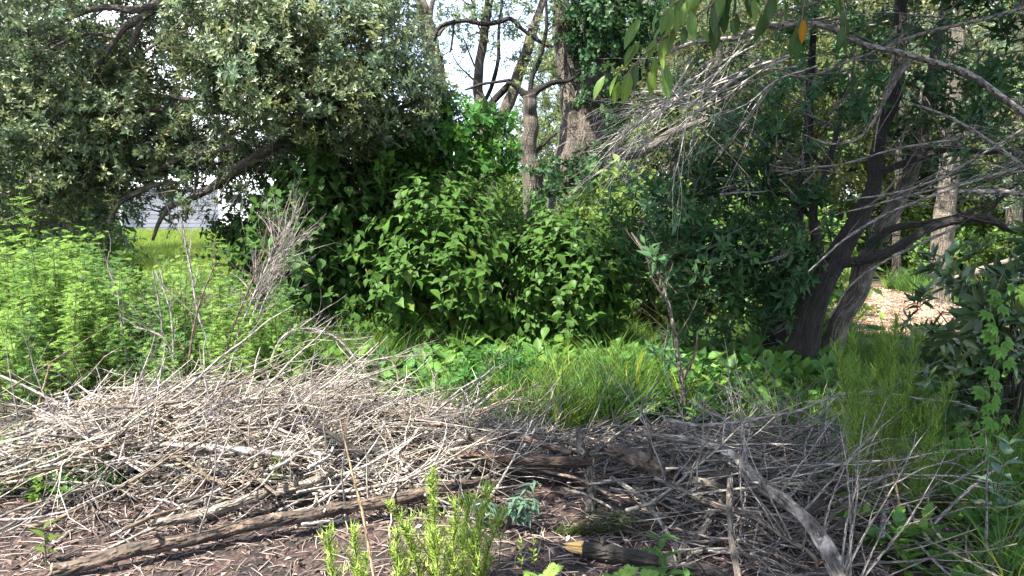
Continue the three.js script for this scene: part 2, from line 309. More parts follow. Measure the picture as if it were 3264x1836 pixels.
// ---------------------------------------------------------------- far things: shed, van, lawn, wood
{
  const c = at(392, 737, 46); c.y = 0;
  const t = thing('metal_shed', 'grey metal shed with horizontal siding and a white roof beyond the lawn', 'shed', V(c.x, 0, -46));
  const white = new THREE.MeshStandardMaterial({ color: new THREE.Color().setRGB(0.82, 0.83, 0.85), roughness: 0.5 }), grey = [0, 1, 2].map((k) => new THREE.MeshStandardMaterial({ color: new THREE.Color().setRGB(0.125 + k * 0.02, 0.135 + k * 0.02, 0.165 + k * 0.02), roughness: 0.55, metalness: 0.1 }));
  const Wd = 9.4, board = new THREE.BoxGeometry(Wd, 0.245, 0.05); board.translate(Wd / 2, 0, 0);
  part('wall', new THREE.BoxGeometry(Wd, 2.45, 5).translate(Wd / 2, 1.225, -2.55), grey[0], t, null, false);
  for (let k = 0; k < 10; k++) { const m = part('siding_panel', board, grey[k % 3], t, null, false); m.position.set(0, 0.125 + k * 0.245, 0.01); m.rotation.x = -0.06; }
  const trim = new THREE.BoxGeometry(0.18, 2.5, 0.12);
  for (const x of [-0.02, Wd]) part('corner_trim', trim, white, t, null, false).position.set(x, 1.25, 0.05);
  const roof = new THREE.Shape([[-0.12, 0], [5.4, 0.0], [5.4, 0.18], [2.6, 1.0], [-0.12, 0.18]].map((p) => new THREE.Vector2(p[0], p[1])));
  const rg = new THREE.ExtrudeGeometry(roof, { depth: Wd + 0.6, bevelEnabled: false }); rg.rotateY(Math.PI / 2); rg.translate(-0.3, 2.47, 0);
  part('roof', rg, white, t, null, false);

  const v0 = at(700, 640, 38), v = thing('white_van', 'white van standing behind the shrubs, right of the grey shed', 'van', V(v0.x, 0, -38));
  const body = new THREE.Shape(); body.moveTo(0, 0.45); body.lineTo(0, 2.35); body.quadraticCurveTo(0, 2.5, 0.2, 2.52); body.lineTo(2.6, 2.45); body.quadraticCurveTo(3.1, 2.4, 3.6, 1.55); body.lineTo(4.6, 1.3); body.quadraticCurveTo(4.85, 1.2, 4.85, 0.9); body.lineTo(4.85, 0.45); body.lineTo(0, 0.45);
  const dk = new THREE.MeshStandardMaterial({ color: 0x15181b, roughness: 0.2 }), tyre = new THREE.MeshStandardMaterial({ color: 0x111111, roughness: 0.9 });
  part('body', new THREE.ExtrudeGeometry(body, { depth: 1.7, bevelSize: 0.06, bevelThickness: 0.06, bevelSegments: 3 }).translate(0, 0, -1.7), new THREE.MeshPhysicalMaterial({ color: 0xeef0f2, roughness: 0.35, clearcoat: 0.6 }), v, null, false);
  for (const [x, w] of [[0.5, 0.8], [1.6, 0.8], [2.62, 0.55]]) part('window', new THREE.BoxGeometry(w, 0.4, 0.03), dk, v, null, false).position.set(x + w / 2 - 0.2, 1.85, 0.075);
  for (const x of [0.95, 3.95]) { const w = part('wheel', new THREE.CylinderGeometry(0.36, 0.36, 0.24, 20).rotateX(Math.PI / 2), tyre, v, null, false); w.position.set(x, 0.36, -0.02); part('rim', new THREE.CylinderGeometry(0.2, 0.2, 0.05, 16).rotateX(Math.PI / 2), grey[1], w, null, false).position.z = 0.12; }
}
function bladeTuft(seed, n, h, w, spread, col) {
  const R = rng(seed), mb = new MB();
  for (let i = 0; i < n; i++) {
    const a = R() * 6.283, r = R() * spread, p = V(Math.cos(a) * r, 0, Math.sin(a) * r), l = h * (0.5 + 0.7 * R()), o = V(Math.cos(a + R() - 0.5), 0, Math.sin(a + R() - 0.5)).multiplyScalar(0.25 + 0.5 * R()), b = 0.75 + 0.5 * R();
    mb.strip([0, 0.4, 0.75, 1].map((t) => p.clone().add(V(0, l * t * (1 - 0.25 * o.length() * t * t), 0)).addScaledVector(o, l * t * t)), w, V(-Math.sin(a * 3), 0, Math.cos(a * 3)), (col ?? [1, 1, 1]).map((x) => x * b));
  }
  return mb.build();
}
const tuft = bladeTuft(5, 14, 0.34, 0.0048, 0.10), tuftWide = bladeTuft(6, 14, 0.28, 0.007, 0.12);
const put = (p, R, s, c, lean = 0.2) => ({ m: new THREE.Matrix4().compose(p, new THREE.Quaternion().setFromEuler(new THREE.Euler((R() - 0.5) * lean, R() * 6.283, (R() - 0.5) * lean)), V(s, s * (0.8 + 0.4 * R()), s)), c });
{
  const R = rng(77), L = [];
  for (let i = 0; i < 5000; i++) { const z = -15 - 30 * R(), x = -z * lerp(-0.52, -0.3, R()); L.push(put(V(x, 0, z), R, 0.7 + 0.6 * R(), tint(R, 0.2, 0.3))); }
  tag(inst('lawn_grass', tuftWide, M.lawn, L, scene), 'sunlit yellow green lawn in front of the shed', 'grass');
}
const straw = (R, c) => (R() < 0.09 ? c.setRGB(2.6 * c.r, 1.6 * c.g, 1.5 * c.b) : c);
// trees of the wood: three built, the others copies with a turn and a size of their own
function woodTree(seed, h, mat, spread, trunkMat, low = 0.25) {
  const R = rng(seed), t = thing('wood_tree', 'slender tree with loose pale green crown in the wood beyond the clearing', 'tree', V(0, 0, 0), 'trees of the wood beyond');
  const mb = new MB(), top = V((R() - 0.5) * 1.4, h, (R() - 0.5) * 1.4), mid = V((R() - 0.5) * 0.8, h * 0.5, (R() - 0.5) * 0.8);
  mb.tube([V(0, -0.1, 0), mid, top], [0.19, 0.13, 0.04], { sides: 9, step: 0.3, rough: 0.3, wob: 0.2, seed });
  const tr = part('trunk', mb.build(), trunkMat, t, null, false), lm = new MB(), clumps = [];
  for (let i = 0; i < 13; i++) {
    const y = h * (low + (1 - low) * (i + R()) / 13), a = i * 2.4 + R(), l = spread * (0.55 + 0.6 * R()) * (1.15 - 0.7 * (y / h - low)), s = y < h * 0.5 ? V(0, 0, 0).lerp(mid, y / (h * 0.5)) : mid.clone().lerp(top, y / (h * 0.5) - 1), e = s.clone().add(V(Math.cos(a) * l, l * (0.1 + 0.4 * R()), Math.sin(a) * l));
    lm.tube([s, s.clone().lerp(e, 0.5).add(V(0, 0.15, 0)), e], [0.05, 0.03, 0.012], { sides: 5, step: 0.25, wob: 0.15, seed: seed + i });
    clumps.push({ c: e, r: [l * 0.55, l * 0.42, l * 0.55], gap: 0.42 }, { c: s.clone().lerp(e, 0.55), r: [l * 0.4, l * 0.3, l * 0.4], k: 0.6, gap: 0.42 });
  }
  part('limb', lm.build(), trunkMat, t, 'stuff', false);
  inst('crown', SP.far, mat, fill([], clumps, R, { dens: 34, v: 0.35, warm: 0.25 }), t);
  return t;
}
{
  const R = rng(901), protos = [woodTree(31, 8.5, M.far, 2.4, M.barkGrey, 0.14), woodTree(32, 7, M.farDull, 2.2, M.barkGrey, 0.1), woodTree(33, 9.5, M.far, 2.6, M.barkPale, 0.2)];
  // [px, depth, size]
  const spots = [[60, 19, 0.8], [-150, 16, 0.8], [150, 24, 0.9], [250, 52, 0.9], [1010, 30, 0.6], [1230, 40, 0.55], [1790, 24, 0.62], [2050, 20, 0.85], [2180, 27, 1.0], [2330, 18, 0.95], [2480, 24, 1.1], [2620, 19, 1.0], [2760, 30, 1.2], [2900, 22, 1.1], [3060, 27, 1.15], [3200, 19, 1.0], [3360, 24, 1.1], [3480, 16, 1.0], [2950, 36, 1.2], [2420, 38, 1.3], [1960, 34, 1.0], [1620, 46, 0.62], [1400, 52, 0.6], [700, 60, 0.75], [520, 64, 0.8], [880, 56, 0.7], [120, 45, 1.0]];
  spots.forEach(([px, d, s], i) => { const p = at(px, 650, d); p.y = 0; if (i < 3) { protos[i].position.copy(p); protos[i].scale.setScalar(s); protos[i].rotation.y = R() * 6; } else copy(protos[i % 3], p, R() * 6.283, s * (0.9 + 0.2 * R())); });
}
// sunlit undergrowth of the wood: nobody could count it
{
  const R = rng(55), L = [], cs = [];
  for (let i = 0; i < 46; i++) { const px = 1950 + 1500 * R(), d = 14.5 + 14 * R(), h = 0.5 + 1.0 * R(), c = at(px, 650, d); c.y = h * 0.5; if (px > 2600 && px < 3050 && d < 16.5) continue; cs.push({ c, r: [0.7 + 0.9 * R(), h * 0.7, 0.8], gap: 0.38 }); }
  for (let i = 0; i < 16; i++) { const px = 1250 + 800 * R(), d = 17 + 20 * R(), h = 0.9 + 1.3 * R(), c = at(px, 650, d); c.y = h * 0.5; cs.push({ c, r: [1.2 + R(), h * 0.7, 0.9], gap: 0.36 }); }
  for (let i = 0; i < 20; i++) { const px = 1900 + 640 * R(), d = 9.8 + 3.6 * R(), h = 0.6 + 0.9 * R(), c = at(px, 650, d); c.y = h * 0.5; cs.push({ c, r: [0.6 + 0.4 * R(), h * 0.65, 0.5], gap: 0.36 }); }
  for (let i = 0; i < 24; i++) { const px = -300 + 460 * R(), d = 11 + 12 * R(), h = 1 + 1.0 * R(), c = at(px, 650, d); c.y = h * 0.5; cs.push({ c, r: [0.6 + 0.4 * R(), h * 0.7, 0.9], gap: 0.34 }); }
  tag(inst('undergrowth', SP.bush, M.bush, fill(L, cs, R, { dens: 70, v: 0.35, warm: 0.3, size: [0.8, 1.6] }), scene), 'sunlit yellow green undergrowth of the wood', 'undergrowth');
}

// ---------------------------------------------------------------- trees of the middle distance
function tree(name, label, base, o) {       // o: { trunk: [paths], limbs: [paths], clumps, mat, leafMat, sprig, fill }
  const t = thing(name, label, 'tree', base), R = rng(o.seed);
  for (const p of o.trunk) limbPart(t, 'trunk', p, o.mat, { sides: 18, step: 0.07, rough: 0.2, ridge: 0.1, seed: o.seed + p[0][0] });
  for (const p of o.limbs || []) limbPart(t, 'limb', p, o.limbMat || o.mat, { sides: 9, seed: o.seed + p[0][1] });
  if (o.clumps?.length) {
    if (o.twigs) { const tw = new MB(); twigsIn(tw, o.clumps, R, o.twigs); part('twig', tw.build(), o.twigMat || o.limbMat || o.mat, t, 'stuff'); }
    inst('crown', o.sprig, o.leaf, fill([], o.clumps, R, o.fill), t);
  }
  return t;
}
function limbPart(t, name, p, mat, o) { const mb = new MB(); limb(mb, p, o); return part(name, mb.build(), mat, t); }

tree('forked_tree', 'forked grey tree with a slanting trunk against the bright sky', V(at(1540, 700, 15).x, 0, -15), {
  seed: 401, mat: M.barkGrey, limbMat: M.barkDark, leaf: M.oak, sprig: SP.oak, twigs: 2,
  trunk: [[[1540, 860, 15, 80], [1545, 560, 15, 68], [1540, 400, 15, 62], [1526, 300, 15, 34], [1532, 200, 15, 30], [1548, 100, 15, 26], [1560, 0, 15, 26], [1580, -150, 15, 20]],
    [[1550, 470, 15, 40], [1580, 405, 15, 34], [1620, 330, 15, 36], [1650, 255, 15, 34], [1685, 150, 15, 32], [1715, 60, 15, 26], [1750, -60, 15, 18]]],
  limbs: [[[1545, 400, 15, 26], [1562, 335, 15, 24], [1600, 290, 15, 22], [1640, 258, 15, 18]], [[1545, 330, 15, 12], [1572, 262, 15, 14], [1590, 180, 15, 12], [1588, 90, 15, 10], [1600, 20, 15, 8], [1595, -50, 15, 6]],
    [[1382, 128, 14.6, 8], [1400, 92, 14.6, 12], [1440, 70, 14.6, 14], [1490, 62, 14.6, 14], [1540, 72, 14.6, 15], [1590, 64, 14.6, 15], [1625, 56, 14.6, 14], [1660, 92, 14.6, 12], [1700, 118, 14.6, 12], [1760, 150, 14.6, 14]],
    [[1478, 286, 14.7, 5], [1520, 275, 14.7, 9], [1570, 262, 14.7, 9], [1628, 254, 14.7, 12]], [[1525, 275, 14.8, 8], [1495, 245, 14.8, 6], [1462, 210, 14.8, 4], [1440, 170, 14.8, 3]], [[1445, 70, 14.6, 9], [1443, 120, 14.6, 7], [1436, 170, 14.6, 5]], [[1560, 130, 15, 8], [1530, 90, 15, 6], [1510, 40, 15, 5], [1500, -20, 15, 5]], [[1480, 125, 14.8, 3], [1500, 190, 14.8, 6], [1525, 240, 14.8, 6]]],
  clumps: [cl(1500, 20, 15, 80, 36, 0.6, 0.8, 0.45), cl(1470, 110, 15, 40, 50, 0.5, 0.5, 0.48), cl(1600, 20, 15, 70, 40, 0.6, 0.8, 0.45), cl(1520, 160, 15, 30, 45, 0.4, 0.35, 0.5), cl(1650, 170, 15, 40, 40, 0.4, 0.4, 0.48), cl(1660, 40, 15, 60, 50, 0.6, 0.8, 0.42), cl(1625, 215, 15, 30, 20, 0.3, 0.5, 0.45), cl(1440, 30, 15, 50, 30, 0.5, 0.7, 0.45), cl(1560, 90, 15, 50, 40, 0.5, 0.6, 0.45), cl(1420, 170, 15, 40, 50, 0.4, 0.5, 0.46), cl(1600, 150, 15, 40, 30, 0.4, 0.5, 0.46), cl(1740, 30, 15, 60, 50, 0.5, 0.7, 0.44), cl(1740, 180, 15, 50, 50, 0.5, 0.5, 0.46)],
  fill: { dens: 130, v: 0.3, size: [0.8, 1.5] },
});
tree('pale_tree', 'pale grey trunk with peeling bark, topped by a dark wishbone of limbs', V(at(1705, 700, 13).x, 0, -13), {
  seed: 402, mat: M.barkGrey, limbMat: M.barkDark, leaf: M.far, sprig: SP.oak, twigs: 2,
  trunk: [[[1712, 1000, 13, 90], [1706, 700, 13, 76], [1698, 580, 13, 60], [1688, 480, 13, 54], [1692, 400, 13, 46], [1684, 340, 13, 44], [1690, 300, 13, 42]]],
  limbs: [[[1690, 312, 13, 34], [1662, 290, 13, 20], [1640, 270, 13, 15], [1615, 262, 13, 8]], [[1690, 312, 13, 34], [1725, 282, 13, 20], [1768, 262, 13, 16], [1815, 258, 13, 12], [1860, 230, 13, 8]], [[1700, 492, 13, 12], [1740, 455, 13, 10], [1775, 420, 13, 7]], [[1690, 330, 13, 20], [1700, 230, 13, 14], [1735, 130, 13, 12], [1740, 20, 13, 9], [1745, -80, 13, 7]]],
  clumps: [cl(1720, 240, 13, 60, 30, 0.5, 0.8), cl(1730, 60, 13, 60, 70, 0.6, 0.6, 0.44), cl(1740, 370, 14, 60, 60, 0.5, 0.55, 0.45), cl(1640, 400, 16, 50, 50, 0.6, 0.5, 0.46), cl(1740, 480, 14.5, 60, 60, 0.6, 0.7, 0.42), cl(1620, 500, 17, 60, 70, 0.6, 0.6, 0.42), cl(1800, 330, 15, 50, 60, 0.5, 0.6, 0.42)],
  fill: { dens: 100, v: 0.35, warm: 0.3, size: [0.8, 1.4] },
});
tree('twin_stem_tree', 'grey twin-stemmed trunk rising above the oak crown', V(at(1400, 700, 16).x, 0, -16), {
  seed: 403, mat: M.barkGrey, leaf: M.oak, sprig: SP.oak, twigs: 2,
  trunk: [[[1440, 900, 16, 60], [1410, 400, 16, 50], [1396, 230, 16, 46], [1372, 110, 16, 44], [1350, 40, 16, 34], [1320, -60, 16, 24]]],
  limbs: [[[1362, 70, 16, 24], [1376, 30, 16, 18], [1392, -40, 16, 14]], [[1375, 125, 16, 12], [1395, 115, 16, 12], [1415, 88, 16, 10], [1450, 70, 16, 8]]],
  clumps: [cl(1290, 50, 16, 70, 50, 0.6, 0.7, 0.44), cl(1230, 20, 16, 80, 60, 0.6, 0.8, 0.42), cl(1390, 230, 15, 26, 40, 0.4, 0.6), cl(1420, 10, 16, 60, 30, 0.5, 0.8, 0.44), cl(1330, 150, 16, 60, 80, 0.5, 0.8, 0.42), cl(1350, 250, 16, 60, 60, 0.5, 0.7, 0.42), cl(1460, 330, 16, 60, 50, 0.5, 0.5, 0.46)],
  fill: { dens: 95, v: 0.3, size: [0.8, 1.5] },
});
{
  const tv = tree('vine_clad_tree', 'thick ridged trunk clothed in dark green vine leaves', V(at(1845, 700, 13.5).x, 0, -13.5), {
    seed: 404, mat: M.barkGrey, leaf: M.dark, sprig: SP.vine, twigs: 1,
    trunk: [[[1835, 1000, 13.5, 190], [1838, 660, 13.5, 168], [1850, 520, 13.5, 165], [1865, 380, 13.5, 150], [1885, 250, 13.5, 120], [1905, 100, 13.5, 100], [1915, -120, 13.5, 80]],
      [[1835, 480, 13.3, 60], [1824, 380, 13.3, 58], [1815, 280, 13.4, 66], [1800, 150, 13.4, 60], [1785, 20, 13.4, 52], [1775, -120, 13.4, 44]]],
    limbs: [[[1900, 490, 13.2, 36], [1980, 492, 13.1, 36], [2050, 478, 13, 34], [2105, 448, 13, 30], [2170, 410, 13, 26], [2260, 380, 13, 16]], [[1880, 545, 13, 40], [1925, 534, 12.9, 38], [1970, 556, 12.8, 34], [2005, 598, 12.7, 26], [2020, 615, 12.7, 18]], [[1760, 262, 13.4, 10], [1810, 235, 13.4, 40], [1850, 200, 13.5, 40]]],
    clumps: [cl(1930, 80, 13, 90, 120, 0.5, 1.2), cl(1990, 20, 13, 90, 90, 0.5, 1.1), cl(1925, 250, 13, 70, 110, 0.5, 1.2), cl(1905, 390, 12.9, 60, 90, 0.45, 1.2), cl(1870, 460, 12.9, 40, 40, 0.3, 0.8), cl(1800, 560, 12.6, 95, 45, 0.4, 1.1), cl(1900, 580, 12.7, 60, 50, 0.3, 0.9), cl(1790, 630, 12.6, 80, 50, 0.4, 0.9), cl(2030, 130, 13.2, 70, 80, 0.5, 0.9), cl(1820, 60, 13, 40, 60, 0.3, 0.6), cl(1800, 400, 12.9, 40, 26, 0.3, 0.8), cl(1860, 0, 13, 50, 40, 0.4, 1)],
    fill: { dens: 210, v: 0.35, grav: 0.5, size: [0.7, 1.3] },
  });
}
tree('straight_tree', 'straight pale grey trunk with one low branch beside the dirt path', V(at(3012, 700, 13).x, 0, -13), {
  seed: 405, mat: M.barkPale, limbMat: M.barkPale, leaf: M.oak, sprig: SP.oak, twigs: 2,
  trunk: [[[3016, 1040, 13, 80], [3010, 920, 13, 66], [3000, 800, 13, 62], [3012, 650, 13, 58], [3030, 450, 13, 52], [3045, 200, 13, 44], [3055, -60, 13, 36]]],
  limbs: [[[3028, 905, 13, 30], [3080, 876, 13, 28], [3140, 852, 12.9, 24], [3210, 836, 12.8, 18], [3290, 790, 12.8, 12]], [[3030, 480, 13, 20], [3110, 400, 13, 15], [3200, 360, 13, 10]], [[3035, 380, 13, 18], [2960, 300, 13, 13], [2900, 240, 13, 8]]],
  clumps: [cl(3130, 380, 13, 110, 80, 0.7, 0.8, 0.4), cl(2940, 260, 13, 100, 80, 0.7, 0.7, 0.42), cl(3050, 120, 13, 130, 90, 0.8, 0.8, 0.4), cl(3220, 200, 13, 110, 110, 0.8, 0.9, 0.4), cl(3220, 560, 13, 90, 80, 0.7, 0.8, 0.4)],
  fill: { dens: 110, v: 0.35, warm: 0.25, size: [0.8, 1.5] },
});
for (const [px, d, w, lean, label] of [[2856, 16, 24, 10, 'thin dark trunk standing behind the sunlit dirt path'], [2330, 15, 30, -40, 'thin leaning trunk among sunlit undergrowth left of the dark tree'], [3225, 15, 46, 20, 'grey trunk at the far right edge behind drooping leaves'], [2130, 17, 34, 25, 'thin grey trunk right of the vine-clad tree']]) {
  const b = at(px, 700, d), t = thing('slim_tree', label, 'tree', V(b.x, 0, -d));
  limbPart(t, 'trunk', [[px, 1100 - (d - 13) * 25, d, w * 1.2], [px + lean * 0.3, 700, d, w], [px + lean * 0.8, 400, d, w * 0.85], [px + lean * 1.4, 0, d, w * 0.7], [px + lean * 2, -150, d, w * 0.5]], M.barkGrey, { sides: 9, seed: px });
  const R = rng(px); inst('crown', SP.far, M.farDull, fill([], [cl(px + lean, 120, d, 120, 120, 0.8, 1, 0.42), cl(px + lean - 60, 330, d, 90, 70, 0.6, 0.7, 0.44), cl(px + lean + 80, 260, d, 80, 80, 0.6, 0.7, 0.44)], R, { dens: 36 }), t);
}

// ---------------------------------------------------------------- the live oak
{
  const clumps = [
    cl(60, 120, 8.6, 190, 170, 0.8, 1, 0.40), cl(100, 360, 8.6, 200, 160, 0.8, 1, 0.40), cl(70, 590, 8.6, 170, 130, 0.7, 1, 0.40), cl(-120, 300, 8.4, 150, 300, 0.8, 0.9, 0.40), cl(250, 250, 8.9, 150, 120, 0.6, 0.8, 0.40), cl(250, 470, 8.8, 140, 90, 0.6, 1, 0.40), cl(180, 690, 8.9, 130, 90, 0.6, 1.0, 0.40), cl(240, 590, 8.8, 90, 60, 0.5, 0.9, 0.40), cl(250, 60, 9, 130, 60, 0.6, 0.7, 0.40),
    cl(400, 350, 8.9, 130, 80, 0.6, 0.8, 0.40), cl(440, 220, 9.2, 90, 50, 0.5, 0.5, 0.44), cl(440, 470, 8.8, 120, 60, 0.5, 0.9, 0.40), cl(420, 545, 8.8, 110, 22, 0.4, 0.6, 0.40), cl(570, 110, 9.2, 90, 80, 0.6, 0.6, 0.43), cl(600, 0, 9.2, 180, 60, 0.6, 0.8, 0.40), cl(560, 530, 8.7, 80, 28, 0.4, 0.8, 0.40), cl(690, 170, 9, 60, 50, 0.5, 0.6, 0.42),
    cl(760, 110, 8.2, 170, 130, 0.7, 1, 0.40), cl(930, 90, 8.2, 180, 130, 0.7, 1, 0.40), cl(900, 250, 8, 170, 120, 0.7, 1, 0.40), cl(760, 250, 8.3, 100, 70, 0.5, 0.8, 0.40), cl(1080, 200, 8.2, 180, 150, 0.7, 1, 0.40), cl(1170, 120, 8.8, 130, 120, 0.7, 0.9, 0.40), cl(1270, 300, 8.8, 100, 100, 0.6, 1, 0.40), cl(1000, 360, 8, 170, 90, 0.6, 1, 0.40), cl(1180, 340, 8.3, 150, 100, 0.6, 1, 0.40), cl(820, 400, 8.2, 130, 60, 0.5, 0.8, 0.40), cl(680, 430, 8.6, 110, 35, 0.4, 0.6, 0.40), cl(1060, 20, 8.6, 200, 70, 0.7, 0.9, 0.40), cl(620, 520, 8.7, 80, 22, 0.4, 0.5, 0.40), cl(1380, 390, 9, 50, 50, 0.5, 0.8, 0.40), cl(880, 520, 8.6, 120, 60, 0.4, 0.7, 0.40), cl(840, 590, 9, 60, 40, 0.3, 0.8, 0.40), cl(980, 600, 9, 70, 60, 0.3, 0.8, 0.40), cl(1000, 440, 8.4, 120, 50, 0.4, 0.8, 0.40),
    cl(330, 590, 8.5, 60, 40, 0.25, 0.7, 0.42), cl(520, 680, 8.9, 30, 40, 0.15, 0.6, 0.44), cl(700, 530, 9, 90, 50, 0.3, 0.8, 0.41), cl(620, 460, 9.1, 100, 40, 0.3, 0.7, 0.41), cl(520, 560, 9, 80, 24, 0.25, 0.7, 0.41), cl(860, 470, 9.2, 90, 50, 0.3, 0.7, 0.4), cl(600, 600, 8.4, 60, 30, 0.2, 0.6, 0.44), cl(410, 700, 8.9, 40, 40, 0.2, 0.6, 0.42), cl(350, 420, 8.8, 120, 80, 0.5, 0.9, 0.40), cl(480, 430, 8.9, 110, 70, 0.5, 0.8, 0.40), cl(560, 430, 9.2, 90, 60, 0.4, 0.7, 0.42), cl(330, 560, 9, 70, 60, 0.4, 0.8, 0.40), cl(560, 500, 9, 90, 36, 0.4, 0.8, 0.40), cl(480, 120, 9.3, 90, 60, 0.5, 0.6, 0.42), cl(440, 575, 9, 110, 22, 0.3, 0.6, 0.42), cl(640, 350, 9.3, 90, 50, 0.4, 0.6, 0.44), cl(730, 480, 9.1, 90, 40, 0.4, 0.6, 0.42),
    { c: V(-4.2, 5.2, -9), r: [2.2, 1.3, 1.4], k: 0.5 }, { c: V(-1.5, 5.4, -9.6), r: [1.6, 1.1, 1.2], k: 0.35 },
  ];
  tree('live_oak', 'spreading live oak with low crooked limbs and glossy small leaves', V(at(1070, 700, 9.6).x, 0, -9.6), {
    seed: 501, mat: M.barkDark, limbMat: M.barkGrey, leaf: M.oak, sprig: SP.oak, twigs: 7, clumps,
    trunk: [[[1120, 1200, 9.6, 170], [1090, 800, 9.6, 140], [1060, 560, 9.5, 120], [1020, 430, 9.4, 100]]],
    limbs: [[[1050, 560, 9.4, 70], [960, 480, 8.9, 50], [880, 462, 8.5, 40], [820, 495, 8.5, 36], [760, 535, 8.5, 34], [700, 580, 8.55, 28], [620, 630, 8.55, 20], [540, 660, 8.55, 18], [505, 705, 8.55, 15], [486, 760, 8.55, 9]],
      [[700, 575, 8.55, 22], [660, 610, 8.5, 16], [600, 640, 8.5, 12], [590, 700, 8.5, 8]], [[560, 590, 8.55, 12], [470, 590, 8.55, 16], [410, 620, 8.55, 17], [375, 665, 8.55, 16], [350, 720, 8.55, 12]],
      [[1020, 440, 9.4, 60], [930, 395, 8.5, 40], [830, 372, 8.55, 32], [700, 355, 8.55, 26], [600, 362, 8.55, 20], [520, 350, 8.55, 14], [400, 360, 8.55, 10]],
      [[1020, 430, 9.4, 60], [960, 350, 8.5, 40], [880, 315, 8.5, 30], [760, 292, 8.5, 28], [680, 305, 8.5, 26], [610, 320, 8.5, 18], [540, 300, 8.5, 12]],
      [[760, 480, 8.55, 14], [670, 482, 8.55, 22], [590, 494, 8.55, 22], [530, 528, 8.55, 18], [470, 540, 8.55, 12], [400, 520, 8.55, 8]],
      [[1030, 460, 9.4, 60], [1000, 250, 8.3, 50], [880, 60, 8.3, 46], [740, -70, 8.3, 42], [600, -60, 8.3, 38], [520, -5, 8.55, 34], [440, 62, 8.55, 26], [370, 120, 8.5, 20], [325, 190, 8.5, 15], [300, 250, 8.5, 9]],
      [[520, -10, 8.55, 26], [600, 20, 8.55, 24], [650, 45, 8.55, 22], [690, 75, 8.55, 14]], [[450, 50, 8.55, 20], [435, 110, 8.55, 20], [420, 165, 8.55, 12]], [[540, 0, 8.55, 24], [420, 30, 8.55, 24], [330, 28, 8.5, 20], [240, 55, 8.5, 14], [130, 110, 8, 8]], [[370, 120, 8.5, 13], [270, 112, 8.5, 11], [165, 148, 8, 7]], [[460, 165, 8.55, 6], [520, 125, 8.55, 8], [560, 112, 8.55, 7]],
      [[1020, 430, 9.4, 50], [1100, 250, 9.2, 36], [1200, 130, 9.2, 26], [1280, 40, 9.2, 16]], [[1040, 470, 9.3, 36], [1180, 400, 8.55, 26], [1300, 330, 8.55, 16], [1370, 300, 8.55, 8]], [[1010, 400, 9.3, 34], [985, 386, 8.6, 26], [1020, 372, 8.3, 16], [1090, 330, 8.55, 9]], [[1030, 450, 9.2, 30], [970, 450, 8.7, 24], [930, 440, 8.4, 16], [860, 420, 8.3, 8]]],
    fill: { dens: 350, v: 0.42, warm: 0.25, size: [0.75, 1.35] },
  });
}
// dead twigs that hang from the oak over the shed
{
  const R = rng(88), mb = new MB();
  for (let i = 0; i < 26; i++) { const p = at(640 + 330 * R(), 450 + 120 * R(), 8.4 + 0.5 * R()); grow(mb, p, V(-0.5 + R() * 0.5, -0.6 - R() * 0.4, 0.1), 0.35 + 0.5 * R(), 0.005, 1, R, { bend: 0.9, twigs: 6 }); }
  const t = thing('hanging_twigs', 'thin grey dead twigs hanging below the oak limb in front of the shed', 'dead twigs', at(800, 500, 8.5)); part('twig', mb.build(), M.stickGrey, t, 'stuff');
}

// ---------------------------------------------------------------- vine mound and broad-leaved shrubs
{
  const R = rng(71), t = thing('vine_mound', 'dark mound of tangled vine with bright leaf tips behind the central shrub', 'vine', V(at(1380, 700, 9.3).x, 0, -9.3));
  const mb = new MB(); limb(mb, [[1330, 1100, 9.4, 40], [1340, 700, 9.4, 34], [1380, 520, 9.4, 26], [1460, 450, 9.3, 16]]); limb(mb, [[1340, 760, 9.4, 20], [1270, 560, 9.3, 16], [1220, 470, 9.2, 10]]);
  part('stem', mb.build(), M.barkDark, t);
  const cs = [cl(1280, 450, 9.2, 140, 70, 0.6, 1), cl(1430, 440, 9.2, 130, 70, 0.6, 1), cl(1530, 470, 9.2, 80, 60, 0.5, 1), cl(1400, 520, 9.3, 160, 50, 0.6, 1), cl(1230, 540, 9.1, 130, 70, 0.6, 1), cl(1570, 420, 9.3, 40, 30, 0.3, 0.7)];
  inst('foliage', SP.vine, M.vine, fill([], cs, R, { dens: 300, v: 0.4, grav: 0.3, warm: 0.3 }), t);
}
const bigLeaf = [0, 1, 2].map((k) => { const mb = new MB(); mb.leaf(V(0, 0, 0), V(0, 0, 1), V(0, 1, 0), 1, 0.62, { st: [0, 0.1, 0.28, 0.5, 0.75, 1], wd: [0.03, 0.3, 0.5, 0.46, 0.22, 0], fold: 0.18 + k * 0.12, curl: 0.12 + k * 0.14 }); return mb.build(); });
